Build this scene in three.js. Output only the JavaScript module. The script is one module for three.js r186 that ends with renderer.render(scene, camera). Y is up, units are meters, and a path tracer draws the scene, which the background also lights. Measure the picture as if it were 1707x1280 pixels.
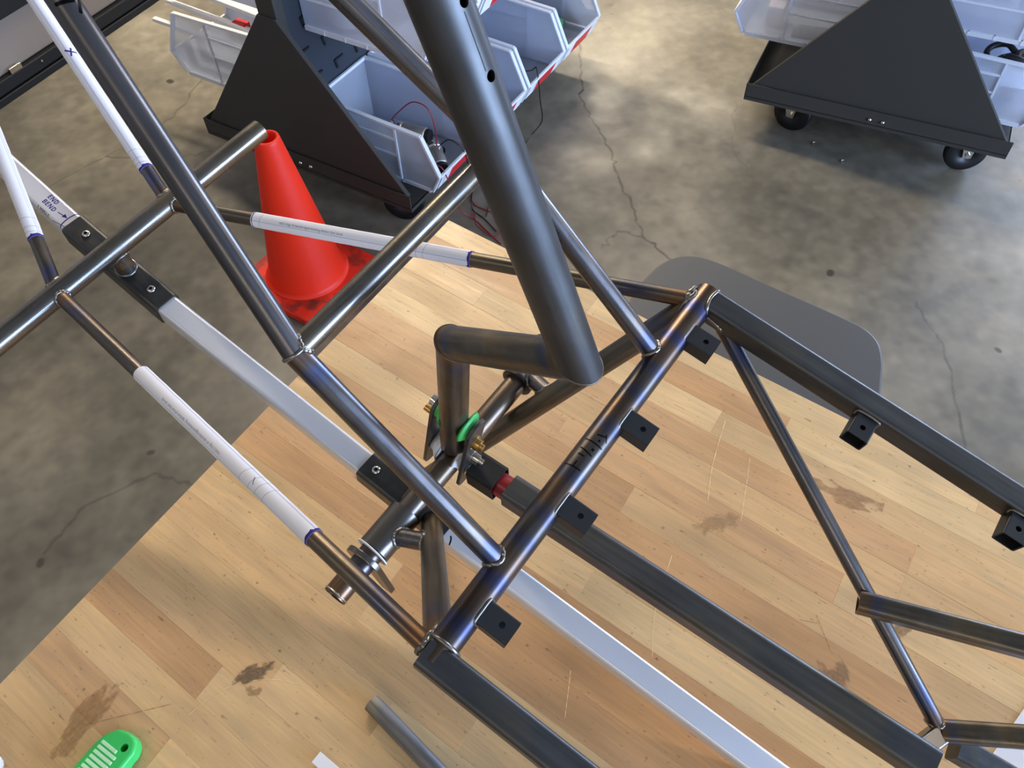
import * as THREE from 'three';
import { mergeGeometries, mergeVertices } from 'three/addons/utils/BufferGeometryUtils.js';
import { RoundedBoxGeometry } from 'three/addons/geometries/RoundedBoxGeometry.js';
import { RectAreaLightUniformsLib } from 'three/addons/lights/RectAreaLightUniformsLib.js';
import { Brush, Evaluator, SUBTRACTION } from 'three-bvh-csg';

// ------------------------------------------------------------------ camera, light, exposure
RectAreaLightUniformsLib.init();
const scene = new THREE.Scene();
scene.background = new THREE.Color(0.02, 0.024, 0.03);
const camera = new THREE.PerspectiveCamera(49.75, 1707 / 1280, 0.05, 40);
camera.position.set(0, 1.665, 0);
camera.up.set(0.0443, 0.60893, -0.79198);
camera.lookAt(0, 1.665 - 0.79276, -0.60953);
const renderer = new THREE.WebGLRenderer({ antialias: true });
renderer.toneMapping = THREE.LinearToneMapping;
renderer.toneMappingExposure = 1.92;
renderer.shadowMap.enabled = true;
const WARM = new THREE.Color(1.0, 0.86, 0.66), COOL = new THREE.Color(0.46, 0.64, 1.0);
const CEIL_H = 3.6;
// room coordinates: a runs along the left wall away from the camera, b runs from the left wall to the right
const RA = new THREE.Vector3(0.4852, 0, -0.8744), RB = new THREE.Vector3(0.8744, 0, 0.4852);
const ROOM_YAW = Math.atan2(-RB.z, RB.x);                // turns local x into RB (local -z is RA)
const B0 = -3.35;                                        // b of the left wall
const roomP = (a, y, b) => RA.clone().multiplyScalar(a).addScaledVector(RB, b).setY(y);
// [a, b, length, power] of the ceiling fixtures, each 0.3 m wide
const FIXTURES = [[6.4, -2.4, 2.4, 52], [7.0, 2.4, 2.4, 40], [3.0, -2.7, 2.4, 46], [3.8, 4.2, 2.4, 14], [-1.6, -1.5, 2.4, 3], [-3.2, 1.4, 2.4, 8]];
const WINDOW = { a: 0.2, b: 5.4, y: 1.55, w: 5.0, h: 2.3, power: 9.5 }, BACK_WINDOW = { b: 3.1, y: 1.8, w: 3.2, h: 2.2, power: 14 };

// ------------------------------------------------------------------ helpers
let seed = 20240611;
const rnd = () => { seed = (Math.imul(seed, 1664525) + 1013904223) >>> 0; return seed / 4294967296; };
const rr = (a, b) => a + (b - a) * rnd();
const V = (x, y, z) => new THREE.Vector3(x, y, z);
const used = new Map();
function numbered(n) { const k = used.get(n) || 0; used.set(n, k + 1); return k ? `${n}_${String(k).padStart(3, '0')}` : n; }
function shade(o) { o.traverse((m) => { if (m.isMesh) { m.castShadow = m.receiveShadow = true; } }); return o; }
function tag(o, label, category, group) { o.userData.label = label; o.userData.category = category; if (group) o.userData.group = group; return o; }
function thing(name, label, category, pos = [0, 0, 0], turn = 0, group) {
  const g = new THREE.Group(); g.name = numbered(name); g.position.set(...pos); g.rotation.y = turn; scene.add(g);
  return tag(g, label, category, group);
}
function part(name, geo, mat, parent, label) {
  const g = Array.isArray(geo) ? merged(geo) : geo;
  const m = new THREE.Mesh(g, mat); m.name = name; m.castShadow = m.receiveShadow = true;
  parent.add(m); if (label) m.userData.label = label; return m;
}
function solo(name, geo, mat, label, category, group) { const m = part(numbered(name), geo, mat, scene); return tag(m, label, category, group); }
function struct(name, geo, mat, parent = scene) { const m = part(name, geo, mat, parent); if (parent === scene) m.userData.kind = 'structure'; return m; }
function merged(list) {
  return mergeGeometries(list.map((g) => { let q = g.index ? g.toNonIndexed() : g; for (const k of Object.keys(q.attributes)) if (!['position', 'normal', 'uv'].includes(k)) q.deleteAttribute(k); q.morphAttributes = {}; return q; }), false);
}
const at = (g, x, y, z, rx = 0, ry = 0, rz = 0) => g.applyMatrix4(new THREE.Matrix4().compose(V(x, y, z), new THREE.Quaternion().setFromEuler(new THREE.Euler(rx, ry, rz)), V(1, 1, 1)));
const box = (w, h, d, x = 0, y = 0, z = 0) => at(new THREE.BoxGeometry(w, h, d), x, y, z);
const rbox = (w, h, d, r, x = 0, y = 0, z = 0, s = 2) => at(new RoundedBoxGeometry(w, h, d, s, r), x, y, z);
function alongAxis(geo, p, dir, up) {                     // geometry built along +y is stood on p along dir
  const d = dir.clone().normalize(); let u = (up || (Math.abs(d.y) < 0.9 ? V(0, 1, 0) : V(1, 0, 0))).clone().addScaledVector(d, -d.dot(up || (Math.abs(d.y) < 0.9 ? V(0, 1, 0) : V(1, 0, 0)))).normalize();
  return geo.applyMatrix4(new THREE.Matrix4().makeBasis(V(0, 0, 0).crossVectors(d, u), d, u).setPosition(p));
}
const cyl = (r, l, p, dir, s = 20, r2 = r) => alongAxis(new THREE.CylinderGeometry(r2, r, l, s), p, dir);
const lathe = (pts, s = 32) => new THREE.LatheGeometry(pts.map(([x, y]) => new THREE.Vector2(x, y)), s);
const curveTube = (pts, r, n = 40, s = 8) => new THREE.TubeGeometry(new THREE.CatmullRomCurve3(pts.map((p) => V(...p))), n, r, s, false);

// profiles: [x, y, nx, ny, t] with t = 0.5 facing the tube's up side
function roundProfile(r, n = 36) {
  const o = []; for (let i = 0; i <= n; i++) { const t = i / n, f = (t - 0.5) * 2 * Math.PI; o.push([Math.sin(f) * r, Math.cos(f) * r, Math.sin(f), Math.cos(f), t]); } return o;
}
function boxProfile(hx, hy, c, n = 5) {
  const raw = [], sg = [[-1, -1], [-1, 1], [1, 1], [1, -1]], st = [Math.PI, Math.PI * 1.5, 0, Math.PI / 2];
  raw.push([0, -hy, 0, -1]);
  sg.forEach(([sx, sy], k) => { for (let i = 0; i <= n; i++) { const f = st[k] + (i / n) * Math.PI / 2; raw.push([sx * (hx - c) + Math.sin(f) * c, sy * (hy - c) + Math.cos(f) * c, Math.sin(f), Math.cos(f)]); } });
  raw.push([0, -hy, 0, -1]);
  let L = [0]; for (let i = 1; i < raw.length; i++) L.push(L[i - 1] + Math.hypot(raw[i][0] - raw[i - 1][0], raw[i][1] - raw[i - 1][1]));
  return raw.map((p, i) => [...p, L[i] / L[L.length - 1]]);
}
// straight tube from p0 to p1; n0, n1 optional mitre plane normals; wall > 0 leaves it hollow with open ends
function tubeGeo(p0, p1, prof, { up = V(0, 0, 1), wall = 0, n0, n1, segs = 1, swell } = {}) {
  const d = p1.clone().sub(p0), len = d.length(); d.normalize();
  const u = up.clone().addScaledVector(d, -up.dot(d)).normalize(), s = V(0, 0, 0).crossVectors(u, d);
  const pos = [], nor = [], uv = [], idx = [], n = prof.length;
  const pt = (x, y, base, nn) => { const q = base.clone().addScaledVector(s, x).addScaledVector(u, y); if (nn) q.addScaledVector(d, -q.clone().sub(base).dot(nn) / d.dot(nn)); return q; };
  const add = (q, nv, a, b) => { pos.push(q.x, q.y, q.z); nor.push(nv.x, nv.y, nv.z); uv.push(a, b); return pos.length / 3 - 1; };
  const half = Math.max(...prof.map((p) => Math.hypot(p[0], p[1]))), kIn = wall ? (half - wall) / half : 0;
  const side = (k, flip) => {
    const rows = [];
    for (let j = 0; j <= segs; j++) {
      const t = j / segs, base = p0.clone().lerp(p1, t), row = [];
      for (const [x, y, nx, ny, a] of prof) {
        const e = swell ? swell(t, a) : 1;
        let q; if (j === 0) q = pt(x * k, y * k, base, n0); else if (j === segs) q = pt(x * k, y * k, base, n1); else q = pt(x * k * e, y * k * e, base);
        row.push(add(q, s.clone().multiplyScalar(nx).addScaledVector(u, ny).multiplyScalar(flip ? -1 : 1), t, a));
      }
      rows.push(row);
    }
    for (let j = 0; j < segs; j++) for (let i = 0; i < n - 1; i++) {
      const [a, b, c, e] = [rows[j][i], rows[j][i + 1], rows[j + 1][i], rows[j + 1][i + 1]];
      if (!flip) idx.push(a, c, b, b, c, e); else idx.push(a, b, c, b, e, c);
    }
  };
  side(1, false); if (wall) side(kIn, true);
  for (const end of [0, 1]) {
    const base = end ? p1 : p0, nn = end ? n1 : n0, nv = (nn ? nn.clone().multiplyScalar(Math.sign(nn.dot(d))) : d.clone()).multiplyScalar(end ? 1 : -1);
    if (wall) {
      const o = prof.map(([x, y]) => add(pt(x, y, base, nn), nv, end, 0.5)), i2 = prof.map(([x, y]) => add(pt(x * kIn, y * kIn, base, nn), nv, end, 0.5));
      for (let i = 0; i < n - 1; i++) if (end) idx.push(o[i], i2[i], o[i + 1], o[i + 1], i2[i], i2[i + 1]); else idx.push(o[i], o[i + 1], i2[i], o[i + 1], i2[i + 1], i2[i]);
    } else {
      const c = add(base.clone(), nv, end, 0.5), o = prof.map(([x, y]) => add(pt(x, y, base, nn), nv, end, 0.5));
      for (let i = 0; i < n - 1; i++) if (end) idx.push(c, o[i + 1], o[i]); else idx.push(c, o[i], o[i + 1]);
    }
  }
  const g = new THREE.BufferGeometry();
  g.setAttribute('position', new THREE.Float32BufferAttribute(pos, 3)); g.setAttribute('normal', new THREE.Float32BufferAttribute(nor, 3)); g.setAttribute('uv', new THREE.Float32BufferAttribute(uv, 2)); g.setIndex(idx);
  // make the winding agree with the normals
  const P = g.attributes.position, Nn = g.attributes.normal, A = V(), B = V(), C = V(), F = V();
  for (let i = 0; i < idx.length; i += 3) {
    A.fromBufferAttribute(P, idx[i]); B.fromBufferAttribute(P, idx[i + 1]); C.fromBufferAttribute(P, idx[i + 2]); F.crossVectors(B.sub(A), C.sub(A));
    C.fromBufferAttribute(Nn, idx[i]); if (F.dot(C) < 0) { const t = idx[i + 1]; idx[i + 1] = idx[i + 2]; idx[i + 2] = t; }
  }
  g.setIndex(idx);
  return g;
}
const evaluator = new Evaluator(); evaluator.useGroups = false;
function cut(geo, tools) {
  let a = new Brush(geo); a.updateMatrixWorld();
  for (const t of tools) { const b = new Brush(t); b.updateMatrixWorld(); const r = evaluator.evaluate(a, b, SUBTRACTION); a = new Brush(r.geometry); a.updateMatrixWorld(); }
  return a.geometry;
}
// bead of weld where a branch (end, dir pointing away from the joint, radius r) meets a round tube (point m, axis md, radius R)
function weldGeo(end, dir, r, m, md, R, w = 0.0021, arc) {
  const d = dir.clone().normalize(), x = (Math.abs(d.dot(md)) < 0.95 ? md.clone() : V(0, 0, 1)).addScaledVector(d, -d.dot(md)).normalize(), y = V().crossVectors(d, x), pts = [];
  const N = 40; const k0 = md.clone().normalize();
  for (let i = 0; i < N; i++) {
    const f = (i / N) * 2 * Math.PI, p = end.clone().addScaledVector(x, Math.cos(f) * r).addScaledVector(y, Math.sin(f) * r);
    const q = p.clone().sub(m), qa = q.clone().addScaledVector(k0, -q.dot(k0)), da = d.clone().addScaledVector(k0, -d.dot(k0));
    const A = da.lengthSq(), Bq = 2 * qa.dot(da), C = qa.lengthSq() - R * R; let D = Bq * Bq - 4 * A * C; if (D < 0) D = 0;
    const t = (-Bq + Math.sqrt(D)) / (2 * A);
    pts.push(p.addScaledVector(d, t).add(V(rr(-1, 1), rr(-1, 1), rr(-1, 1)).multiplyScalar(w * 0.18)));
  }
  const g = new THREE.TubeGeometry(new THREE.CatmullRomCurve3(pts, true), 90, w, 7, true), P = g.attributes.position;
  return g;
}
// ------------------------------------------------------------------ textures
function hash(x, y, s) { let h = Math.imul(x, 374761393) + Math.imul(y, 668265263) + Math.imul(s, 974634777); h = Math.imul(h ^ (h >>> 13), 1274126177); return ((h ^ (h >>> 16)) >>> 0) / 4294967296; }
function vnoise(x, y, s, px, py) {
  const xi = Math.floor(x), yi = Math.floor(y), fx = x - xi, fy = y - yi, u = fx * fx * (3 - 2 * fx), v = fy * fy * (3 - 2 * fy);
  const w = (a, p) => (p ? ((a % p) + p) % p : a);
  const a = hash(w(xi, px), w(yi, py), s), b = hash(w(xi + 1, px), w(yi, py), s), c = hash(w(xi, px), w(yi + 1, py), s), d = hash(w(xi + 1, px), w(yi + 1, py), s);
  return a + (b - a) * u + (c - a) * v + (a - b - c + d) * u * v;
}
function fbm(x, y, o, s, px, py) { let t = 0, a = 0.5, k = 1, n = 0; for (let i = 0; i < o; i++) { t += a * vnoise(x * k, y * k, s + i * 17, px && px * k, py && py * k); n += a; a *= 0.5; k *= 2; } return t / n; }
function canvas(w, h, fill) { const c = document.createElement('canvas'); c.width = w; c.height = h; const x = c.getContext('2d'); if (fill) { x.fillStyle = fill; x.fillRect(0, 0, w, h); } return [c, x]; }
function pixelsInto(x, w, h, f) { const im = x.createImageData(w, h); for (let j = 0; j < h; j++) for (let i = 0; i < w; i++) { const c = f(i / w, j / h); const k = (j * w + i) * 4; im.data[k] = c[0]; im.data[k + 1] = c[1]; im.data[k + 2] = c[2]; im.data[k + 3] = 255; } x.putImageData(im, 0, 0); }
function tex(c, srgb = true, rep) { const t = new THREE.CanvasTexture(c); if (srgb) t.colorSpace = THREE.SRGBColorSpace; t.wrapS = t.wrapT = THREE.RepeatWrapping; t.magFilter = THREE.LinearFilter; if (rep) t.repeat.set(...rep); return t; }
const cl = (v) => Math.max(0, Math.min(255, v));

// steel tube: dark oxide with lengthwise wear; heat tints near welded ends (x along the tube)
function steelMaps(s, base, tint, rough) {
  const [c, x] = canvas(512, 128), [c2, x2] = canvas(512, 128);
  pixelsInto(x, 512, 128, (u, v) => {
    const n = fbm(u * 10, v * 5, 4, s, 10, 5), st = fbm(u * 5, v * 36, 3, s + 50, 5, 36), bl = fbm(u * 6, v * 2, 3, s + 90, 6, 2);
    let k = 0.76 + 0.26 * n + 0.2 * (st - 0.5); let r = base[0] * k, g = base[1] * k, b = base[2] * k;
    if (bl > 0.56) { const m = Math.min(1, (bl - 0.56) * 6); r *= 1 + 0.1 * m; g *= 1 + 0.05 * m; b *= 1 - 0.05 * m; }
    if (tint) {
      const e = Math.min(u, 1 - u) + 0.03 * (n - 0.5);
      const br = Math.exp(-Math.pow((e - 0.02) / 0.03, 2)), bu = Math.exp(-Math.pow((e - 0.085) / 0.035, 2));
      r *= 1 + 0.1 * br - 0.16 * bu; g *= 1 - 0.04 * br - 0.08 * bu; b *= 1 - 0.16 * br + 0.2 * bu;
    }
    return [cl(r), cl(g), cl(b)];
  });
  pixelsInto(x2, 512, 128, (u, v) => { const n = fbm(u * 14, v * 6, 4, s + 7, 14, 6), st = fbm(u * 4, v * 40, 3, s + 33, 4, 40); const k = cl(255 * (rough + 0.14 * (n - 0.5) + 0.08 * (st - 0.5))); return [k, k, k]; });
  return [tex(c), tex(c2, false)];
}
const steelMat = (s, base, tint, rough, metal = 0.92) => { const [m, r] = steelMaps(s, base, tint, rough); return new THREE.MeshStandardMaterial({ map: m, roughnessMap: r, roughness: 1, metalness: metal }); };
const M = {};
M.steelA = steelMat(3, [118, 108, 100], true, 0.33);
M.steelB = steelMat(21, [112, 108, 108], true, 0.3);
M.steelC = steelMat(44, [116, 108, 96], true, 0.38);
M.bright = steelMat(61, [132, 127, 120], false, 0.25);
M.matte = steelMat(77, [92, 92, 92], false, 0.42, 0.88);
M.matteG = steelMat(93, [98, 98, 98], false, 0.44, 0.8);
M.plain = new THREE.MeshStandardMaterial({ color: 0x77726c, metalness: 0.95, roughness: 0.3 });
M.weld = new THREE.MeshStandardMaterial({ color: 0x8a857e, metalness: 0.95, roughness: 0.3 });
M.dark = new THREE.MeshStandardMaterial({ color: 0x191a1b, metalness: 0.3, roughness: 0.6 });
M.alu = new THREE.MeshStandardMaterial({ color: 0xe4e4e8, metalness: 0.45, roughness: 0.38 });
M.zinc = new THREE.MeshStandardMaterial({ color: 0xd8d4cc, metalness: 1, roughness: 0.2 });
M.brass = new THREE.MeshStandardMaterial({ color: 0xd2a862, metalness: 1, roughness: 0.28 });
M.rubber = new THREE.MeshStandardMaterial({ color: 0x0b0b0c, roughness: 0.45 });
M.white = new THREE.MeshStandardMaterial({ color: 0xeeedf0, roughness: 0.5 });
M.paper = new THREE.MeshStandardMaterial({ color: 0xe6e5ea, roughness: 0.85 });
M.green = new THREE.MeshStandardMaterial({ color: 0x41b358, roughness: 0.5 });
M.red = new THREE.MeshStandardMaterial({ color: 0x8a0f1c, roughness: 0.35 });
M.grey = new THREE.MeshStandardMaterial({ color: 0x47484a, roughness: 0.45 });
M.cart = new THREE.MeshStandardMaterial({ color: 0x3a3732, roughness: 0.75, metalness: 0.1 });
M.bin = new THREE.MeshPhysicalMaterial({ color: 0xe9edf5, roughness: 0.42, transmission: 0.74, thickness: 0, side: THREE.DoubleSide, ior: 1.45 });
M.sticker = new THREE.MeshStandardMaterial({ color: 0xd8262c, roughness: 0.5 });

// ------------------------------------------------------------------ room
{
  // concrete floor: mottled slab with cracks, in room coordinates (x = b, y = -a)
  const S = 2048, SIZE = 8, a0 = -2.2, b0 = B0 - 0.4;                  // the slab's map covers 8 m from (a0, b0)
  const [c, x] = canvas(S, S);
  pixelsInto(x, S, S, (u, v) => {
    const big = fbm(u * 5, v * 5, 4, 201, 5, 5), mid = fbm(u * 34, v * 34, 4, 231, 34, 34), fine = fbm(u * 260, v * 260, 2, 251, 260, 260), pat = fbm(u * 14 + big * 2, v * 14, 4, 281);
    let k = 0.62 + 0.3 * (big - 0.5) + 0.26 * (mid - 0.5) + 0.16 * (fine - 0.5); if (pat < 0.42) k -= (0.42 - pat) * 0.5; if (pat > 0.6) k += (pat - 0.6) * 0.9;
    return [cl(k * 186), cl(k * 176), cl(k * 153)];
  });
  const pxOf = (X, Z) => { const b = X * RB.x + Z * RB.z, a = X * RA.x + Z * RA.z; return [(b - b0) / SIZE * S, S - (a - a0) / SIZE * S]; };
  const crack = (pts, w, col, jit = 0.009) => {
    x.strokeStyle = col; x.lineJoin = 'round';
    for (let i = 0; i < pts.length - 1; i++) {
      const [A, B] = [pts[i], pts[i + 1]], n = 8; let [px, py] = pxOf(...A);
      for (let j = 1; j <= n; j++) {
        const t = j / n, o = j === n ? 0 : jit; const [qx, qy] = pxOf(A[0] + (B[0] - A[0]) * t + rr(-o, o), A[1] + (B[1] - A[1]) * t + rr(-o, o));
        x.lineWidth = w * rr(0.5, 1.3); x.beginPath(); x.moveTo(px, py); x.lineTo(qx, qy); x.stroke(); [px, py] = [qx, qy];
      }
    }
  };
  crack([[0.47, -1.70], [0.40, -1.80], [0.385, -1.93], [0.36, -2.08], [0.355, -2.2], [0.31, -2.36], [0.28, -2.5], [0.30, -2.72], [0.31, -2.95], [0.25, -3.3], [0.3, -3.9]], 1.5, 'rgba(52,47,40,0.85)');
  crack([[0.40, -1.8], [0.33, -1.83], [0.28, -1.76]], 1.6, 'rgba(60,56,50,0.6)');
  crack([[-1.05, -2.78], [-1.12, -2.5], [-1.28, -2.32], [-1.5, -2.1]], 1.3, 'rgba(76,67,56,0.7)');
  crack([[-1.3, -2.3], [-1.1, -2.26], [-0.95, -2.3]], 1.6, 'rgba(70,62,52,0.6)');
  crack([[0.78, -2.0], [0.74, -2.2], [0.8, -2.45]], 1.4, 'rgba(90,84,74,0.6)');
  crack([[-0.75, -1.02], [-0.86, -1.06], [-1.0, -0.98], [-1.06, -0.86]], 2, 'rgba(52,48,42,0.45)', 0.006);
  crack([[1.05, -1.0], [1.12, -1.35], [1.1, -1.5]], 1.2, 'rgba(50,46,44,0.5)');
  for (const [X, Z, r] of [[-1.18, -2.72, 0.016], [-1.06, -0.84, 0.012], [0.9, -1.62, 0.014], [1.25, -1.32, 0.01], [-0.88, -1.12, 0.01]]) { const [px, py] = pxOf(X, Z); x.fillStyle = 'rgba(50,45,38,0.8)'; x.beginPath(); x.ellipse(px, py, r / SIZE * S, r * 0.7 / SIZE * S, rr(0, 3), 0, 7); x.fill(); }
  const [c2, x2] = canvas(1024, 1024);
  pixelsInto(x2, 1024, 1024, (u, v) => { const n = fbm(u * 18, v * 18, 4, 311, 18, 18), p = fbm(u * 70, v * 70, 3, 331, 70, 70); const k = cl(255 * (0.5 + 0.6 * (n - 0.5) + 0.4 * (p - 0.5))); return [k, k, k]; });
  const map = tex(c), rm = tex(c2, false);
  M.floor = new THREE.MeshStandardMaterial({ map, roughnessMap: rm, roughness: 0.95, bumpMap: rm, bumpScale: 0.0012, metalness: 0 });
  const A = [-4.5, 9.5], Bw = [B0, 5.6], fl = new THREE.BoxGeometry(Bw[1] - Bw[0] + 0.4, 0.2, A[1] - A[0] + 0.4);
  const mb = (Bw[0] + Bw[1]) / 2, ma = (A[0] + A[1]) / 2, P = fl.attributes.position, U = fl.attributes.uv;
  for (let i = 0; i < P.count; i++) U.setXY(i, (P.getX(i) + mb - b0) / SIZE, (-P.getZ(i) + ma - a0) / SIZE);
  const put = (m, a, y, b) => { m.position.copy(roomP(a, y, b)); m.rotation.y = ROOM_YAW; return m; };
  put(struct('floor', fl, M.floor), ma, -0.1, mb);
  M.wall = new THREE.MeshStandardMaterial({ color: 0x9c968c, roughness: 0.9 });
  M.ceil = new THREE.MeshStandardMaterial({ color: 0x8f8c86, roughness: 0.95 });
  put(struct('ceiling', new THREE.BoxGeometry(Bw[1] - Bw[0] + 0.4, 0.2, A[1] - A[0] + 0.4), M.ceil), ma, CEIL_H + 0.1, mb);
  put(struct('wall_left', new THREE.BoxGeometry(0.2, CEIL_H, A[1] - A[0] + 0.4), M.wall), ma, CEIL_H / 2, B0 - 0.1);
  {
    const w = BACK_WINDOW, b0 = w.b - w.w / 2, b1 = w.b + w.w / 2, ya = w.y - w.h / 2, yb = w.y + w.h / 2, seg = (c1, c2, e, f) => box(c2 - c1, f - e, 0.2, (c1 + c2) / 2 - mb, (e + f) / 2, 0);
    put(struct('wall_back', [seg(Bw[0], b0, 0, CEIL_H), seg(b1, Bw[1], 0, CEIL_H), seg(b0, b1, 0, ya), seg(b0, b1, yb, CEIL_H)], M.wall), A[1] + 0.1, 0, mb);
    const win = new THREE.Group(); win.name = 'window_2'; win.userData.kind = 'structure'; scene.add(win); put(win, A[1] + 0.1, w.y, w.b);
    const fr = [box(w.w, 0.06, 0.08, 0, w.h / 2 - 0.03, 0), box(w.w, 0.06, 0.08, 0, -w.h / 2 + 0.03, 0)];
    for (let i = 0; i <= 3; i++) fr.push(box(0.06, w.h - 0.12, 0.08, -w.w / 2 + 0.03 + i * (w.w - 0.06) / 3, 0, 0));
    part('window_frame', fr, M.dark, win);
    const glow = new THREE.MeshStandardMaterial({ color: 0x000000, emissive: COOL, emissiveIntensity: 1.6 });
    for (let i = 0; i < 3; i++) part('pane', box((w.w - 0.06) / 3 - 0.06, w.h - 0.12, 0.01, -w.w / 2 + 0.03 + (i + 0.5) * (w.w - 0.06) / 3, 0, -0.03), glow, win);
    const L = new THREE.RectAreaLight(COOL, w.power, w.w, w.h); L.name = 'daylight'; L.position.copy(roomP(A[1] - 0.02, w.y, w.b)); L.lookAt(roomP(-10, w.y, w.b)); scene.add(L);
  }
  put(struct('wall_front', new THREE.BoxGeometry(Bw[1] - Bw[0], CEIL_H, 0.2), M.wall), A[0] - 0.1, CEIL_H / 2, mb);
  // right wall with a wide window
  const w = WINDOW, wl = [w.a - w.w / 2, w.a + w.w / 2], y0 = w.y - w.h / 2, y1 = w.y + w.h / 2, wt = 0.2, R = [];
  const wb = (a1, a2, ya, yb) => box(wt, yb - ya, a2 - a1, 0, (ya + yb) / 2, -((a1 + a2) / 2 - ma));
  R.push(wb(A[0] - 0.2, wl[0], 0, CEIL_H), wb(wl[1], A[1] + 0.2, 0, CEIL_H), wb(wl[0], wl[1], 0, y0), wb(wl[0], wl[1], y1, CEIL_H));
  put(struct('wall_right', R, M.wall), ma, 0, Bw[1] + wt / 2);
  const win = new THREE.Group(); win.name = 'window_1'; win.userData.kind = 'structure'; scene.add(win); put(win, w.a, w.y, Bw[1] + wt / 2);
  const fr = [box(0.08, 0.06, w.w, 0, w.h / 2 - 0.03, 0), box(0.08, 0.06, w.w, 0, -w.h / 2 + 0.03, 0)];
  for (let i = 0; i <= 4; i++) fr.push(box(0.08, w.h - 0.12, 0.06, 0, 0, -w.w / 2 + 0.03 + i * (w.w - 0.06) / 4));
  part('window_frame', fr, M.dark, win);
  const glow = new THREE.MeshStandardMaterial({ color: 0x000000, emissive: COOL, emissiveIntensity: 1.6 });
  for (let i = 0; i < 4; i++) part('pane', box(0.01, w.h - 0.12, (w.w - 0.06) / 4 - 0.06, 0.03, 0, -w.w / 2 + 0.03 + (i + 0.5) * (w.w - 0.06) / 4), glow, win);
  const L = new THREE.RectAreaLight(COOL, w.power, w.w, w.h); L.name = 'daylight'; L.position.copy(roomP(w.a, w.y, Bw[1] - 0.02)); L.lookAt(roomP(w.a, w.y, -10)); scene.add(L);
  // ceiling fixtures
  const glowW = new THREE.MeshStandardMaterial({ color: 0x000000, emissive: WARM, emissiveIntensity: 2 });
  FIXTURES.forEach(([a, b, len, pw], i) => {
    const t = thing('ceiling_light', ['long fluorescent fixture at the far left of the ceiling', 'long fluorescent fixture at the far right of the ceiling', 'long fluorescent fixture by the left wall beyond the cone', 'long fluorescent fixture over the right parts cart', 'long fluorescent fixture behind the viewer by the left wall', 'long fluorescent fixture at the near end of the ceiling'][i], 'ceiling light', roomP(a, CEIL_H - 0.35, b).toArray(), ROOM_YAW);
    const bodyS = [rbox(len, 0.06, 0.3, 0.012, 0, 0.035, 0)]; part('housing', bodyS, M.white, t);
    part('diffuser', box(len - 0.06, 0.012, 0.26, 0, 0, 0), glowW, t);
    for (const s of [-1, 1]) part('hanger', box(0.012, 0.285, 0.012, s * len * 0.4, 0.2075, 0), M.zinc, t);
    const l = new THREE.RectAreaLight(WARM, pw, len - 0.06, 0.26); l.name = 'fixture_light'; l.position.copy(roomP(a, CEIL_H - 0.37, b)); const tg = l.position.clone(); tg.y -= 1; l.up.copy(RA); l.lookAt(tg); scene.add(l);
  });
}

// ------------------------------------------------------------------ cabinet along the left wall
{
  const P = V(-1.75, 0, -2.594), t = thing('storage_cabinet', 'long taupe steel cabinet with a black base rail standing along the left wall', 'cabinet', [0, 0, 0], 0);
  // local x runs along the cabinet's face (away from the camera), local z points into the room
  const X = V(0.4852, 0, -0.8744).normalize(), Z = V(0.8744, 0, 0.4852).normalize();
  t.position.copy(P); t.quaternion.setFromRotationMatrix(new THREE.Matrix4().makeBasis(X.clone(), V(0, 1, 0), Z.clone()));
  M.taupe = new THREE.MeshStandardMaterial({ color: 0x8f8378, roughness: 0.55 });
  const x0 = -1.4, x1 = 2.2, mid = (x0 + x1) / 2, len = x1 - x0, dep = 0.42;
  part('carcass', rbox(len, 1.75, dep, 0.008, mid, 0.075 + 0.875, -dep / 2 - 0.02), M.taupe, t);
  part('base_rail', [rbox(len, 0.044, 0.03, 0.004, mid, 0.052, -0.015), rbox(len, 0.024, 0.05, 0.003, mid, 0.013, -0.02), rbox(len, 0.03, dep - 0.05, 0.003, mid, 0.045, -dep / 2 - 0.03)], M.dark, t);
  part('upper_rail', rbox(len, 0.09, 0.018, 0.004, mid, 0.285, -0.012), M.dark, t);
  for (let i = 0; i < 12; i++) part('rail_screw', at(new THREE.CylinderGeometry(0.004, 0.004, 0.003, 12), x0 + 0.2 + i * 0.28 + (i % 2) * 0.03, 0.046 + (i % 2) * 0.012, 0.001, Math.PI / 2), M.zinc, t);
  for (const xx of [0.13, 0.98, 1.7]) part('hinge_clip', rbox(0.05, 0.02, 0.012, 0.002, xx, 0.083, -0.008), M.zinc, t);
  for (let i = 0; i < 4; i++) part('door_panel', rbox(len / 4 - 0.012, 1.4, 0.014, 0.004, x0 + (i + 0.5) * len / 4, 1.06, -0.012), M.taupe, t);
}

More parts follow.
